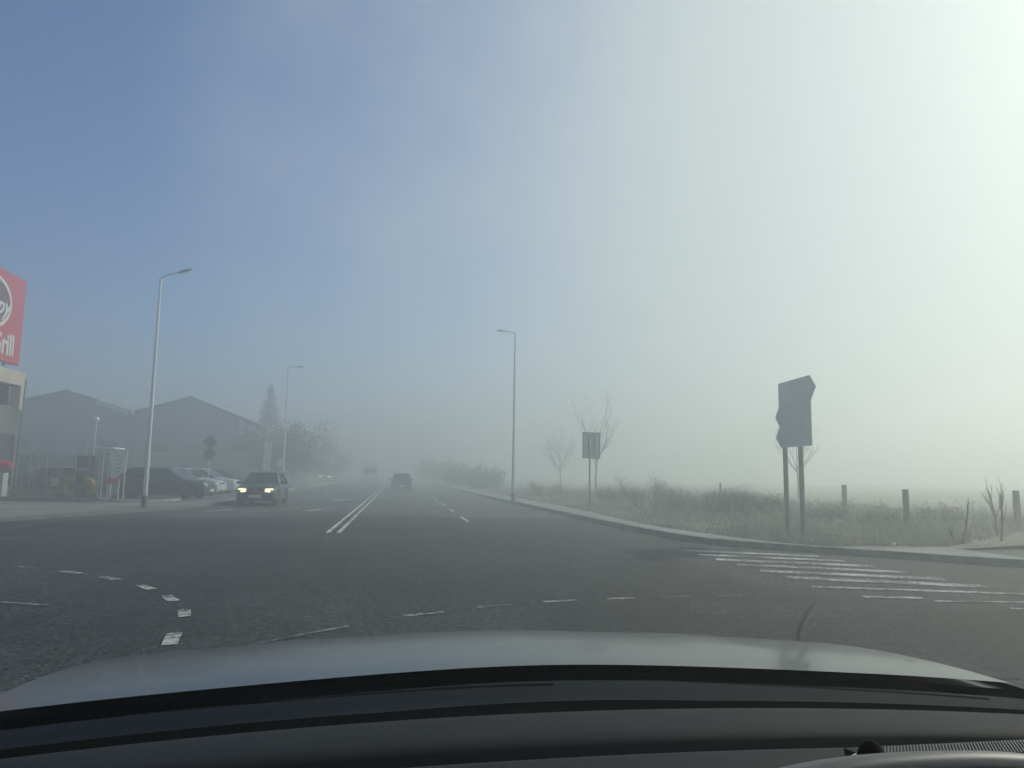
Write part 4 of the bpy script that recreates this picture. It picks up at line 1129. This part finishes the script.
for k in range(900):                     # dead stalks standing above the grass
    (xl, Y) = vl[0]; Y = 14.2+34*rng.random()**1.6
    for (a, b) in zip(vl, vl[1:]):
        if min(a[1], b[1]) <= Y <= max(a[1], b[1]): xl = a[0]
    x = xl+0.8+9*rng.random()
    if Y < 13.6+max(0, (x-10.3))*0.52: continue
    h = rng.uniform(.35, .8); lx, ly = rng.gauss(0, .1), rng.gauss(0, .1); z = 0.12
    gm.add([(x-.006, Y, z), (x+.006, Y, z), (x+lx+.004, Y+ly, z+h), (x+lx-.004, Y+ly, z+h)], [(0, 1, 2, 3)])
    for q in range(4):
        f = rng.uniform(.5, 1); a = rng.uniform(0, 6.28); c = (x+lx*f, Y+ly*f, z+h*f); r_ = rng.uniform(.04, .1)
        gm.add([c, (c[0]+math.cos(a)*r_, c[1]+math.sin(a)*r_, c[2]+.05), (c[0]+math.cos(a)*r_*.9, c[1]+math.sin(a)*r_*.9, c[2]+.075)], [(0, 1, 2)])
tag(gm.build('grass', M_GRASS, recalc=False), 'dry winter grass covering the verge beyond the pavement', 'grass', kind='stuff')
# litter in the scrub
for (u, v, Y, s, lab) in ((838, 522, 19.5, 0.16, 'crumpled white plastic bag in the scrub below the post near the arrow boards'), (893, 546, 13.9, 0.07, 'tiny white scrap of litter at the pavement end')):
    p = at(u, v, Y); rng = random.Random(int(u))
    bm2 = bmesh.new(); bmesh.ops.create_icosphere(bm2, subdivisions=3, radius=s)
    for w in bm2.verts:
        w.co *= rng.uniform(0.72, 1.12); w.co.z *= 0.7
    me = bpy.data.meshes.new('plastic_bag'); bm2.to_mesh(me); bm2.free(); me.materials.append(M_WHITE)
    o = bpy.data.objects.new('plastic_bag', me); col.objects.link(o); o.location = (p.x, Y, 0.14+s*0.4 if u < 850 else 0.14)
    tag(o, lab, 'litter')

# ------------------------------------------------------------------ air
SIGMA = 0.0215
hz = MB().box((0, 0, 5.2), (820, 820, 12.5)).build('haze', None or MATS['white_enamel'])
hm_ = bpy.data.materials.new('haze_air'); hm_.use_nodes = True
nt = hm_.node_tree
for n in list(nt.nodes):
    if n.type != 'OUTPUT_MATERIAL': nt.nodes.remove(n)
pv = nt.nodes.new('ShaderNodeVolumePrincipled')
pv.inputs['Color'].default_value = (0.92, 0.957, 0.94, 1)
pv.inputs['Density'].default_value = SIGMA
pv.inputs['Anisotropy'].default_value = 0.66
nt.links.new(pv.outputs['Volume'], nt.nodes['Material Output'].inputs['Volume'])
hz.data.materials.clear(); hz.data.materials.append(hm_)
tag(hz, 'pale morning fog filling the air over the road', 'fog', kind='stuff')

# ------------------------------------------------------------------ light
SUN_AZ, SUN_EL = R(64), R(36)            # azimuth measured from the road direction (+Y) towards +X
w = bpy.data.worlds.new('World'); scene.world = w; w.use_nodes = True
nt = w.node_tree
sky = nt.nodes.new('ShaderNodeTexSky'); sky.sky_type = 'NISHITA'; sky.sun_disc = False
sky.sun_elevation = SUN_EL; sky.sun_rotation = SUN_AZ
sky.air_density = 1.0; sky.dust_density = 0.2; sky.ozone_density = 4.0
bg = nt.nodes['Background']; bg.inputs['Strength'].default_value = 0.105
tcw = nt.nodes.new('ShaderNodeTexCoord')
dotn = nt.nodes.new('ShaderNodeVectorMath'); dotn.operation = 'DOT_PRODUCT'; dotn.inputs[1].default_value = (1.0, 0.0, -0.35)
nt.links.new(tcw.outputs['Generated'], dotn.inputs[0])
cn = nt.nodes.new('ShaderNodeTexNoise'); cn.inputs['Scale'].default_value = 2.0; cn.inputs['Detail'].default_value = 6; cn.inputs['Roughness'].default_value = 0.55
nt.links.new(tcw.outputs['Generated'], cn.inputs['Vector'])
ma = nt.nodes.new('ShaderNodeMath'); ma.operation = 'MULTIPLY_ADD'; ma.inputs[1].default_value = 0.85
nt.links.new(cn.outputs['Fac'], ma.inputs[0]); nt.links.new(dotn.outputs['Value'], ma.inputs[2])
mr = nt.nodes.new('ShaderNodeMapRange'); mr.interpolation_type = 'SMOOTHSTEP'
mr.inputs['From Min'].default_value = 0.06; mr.inputs['From Max'].default_value = 0.76; mr.inputs['To Max'].default_value = 0.92
nt.links.new(ma.outputs[0], mr.inputs['Value'])
cm_ = nt.nodes.new('ShaderNodeMix'); cm_.data_type = 'RGBA'
nt.links.new(mr.outputs['Result'], cm_.inputs[0]); tint = nt.nodes.new('ShaderNodeMix'); tint.data_type = 'RGBA'; tint.blend_type = 'MULTIPLY'; tint.inputs[0].default_value = 1
nt.links.new(sky.outputs['Color'], tint.inputs[6]); tint.inputs[7].default_value = (0.97, 1.03, 1.17, 1)   # very clear cold morning air
nt.links.new(tint.outputs[2], cm_.inputs[6])
cm_.inputs[7].default_value = (5.5, 6.0, 6.2, 1)          # sunlit stratus, in the units of the sky texture
nt.links.new(cm_.outputs[2], bg.inputs['Color'])
sd = bpy.data.lights.new('sun', 'SUN'); sd.energy = 3.2; sd.angle = R(0.5); sd.color = (1.0, 0.93, 0.80)
so = bpy.data.objects.new('sun', sd); col.objects.link(so)
tow = Vector((math.sin(SUN_AZ)*math.cos(SUN_EL), math.cos(SUN_AZ)*math.cos(SUN_EL), math.sin(SUN_EL)))
so.rotation_euler = tow.to_track_quat('Z', 'Y').to_euler(); so.location = (40, 30, 60)

# ------------------------------------------------------------------ camera and render
cd = bpy.data.cameras.new('camera'); co = bpy.data.objects.new('camera', cd); col.objects.link(co)
cd.sensor_width = 36; cd.lens = F_PX/1024*36; cd.clip_start = 0.05; cd.clip_end = 2000
Mc = Matrix((( _rt.x, _up.x, -_fw.x, CAM.x), (_rt.y, _up.y, -_fw.y, CAM.y), (_rt.z, _up.z, -_fw.z, CAM.z), (0, 0, 0, 1)))
co.matrix_world = Mc
scene.camera = co
scene.render.engine = 'CYCLES'
cy = scene.cycles
cy.use_denoising = True
cy.max_bounces = 8; cy.diffuse_bounces = 3; cy.glossy_bounces = 3; cy.transmission_bounces = 4; cy.transparent_max_bounces = 8
cy.volume_bounces = 2
cy.caustics_reflective = False; cy.caustics_refractive = False
cy.sample_clamp_indirect = 6.0
vs = scene.view_settings
scene.display_settings.display_device = 'sRGB'
vs.view_transform = 'Standard'; vs.look = 'None'; vs.gamma = 1.0; vs.exposure = -0.07; vs.use_curve_mapping = False
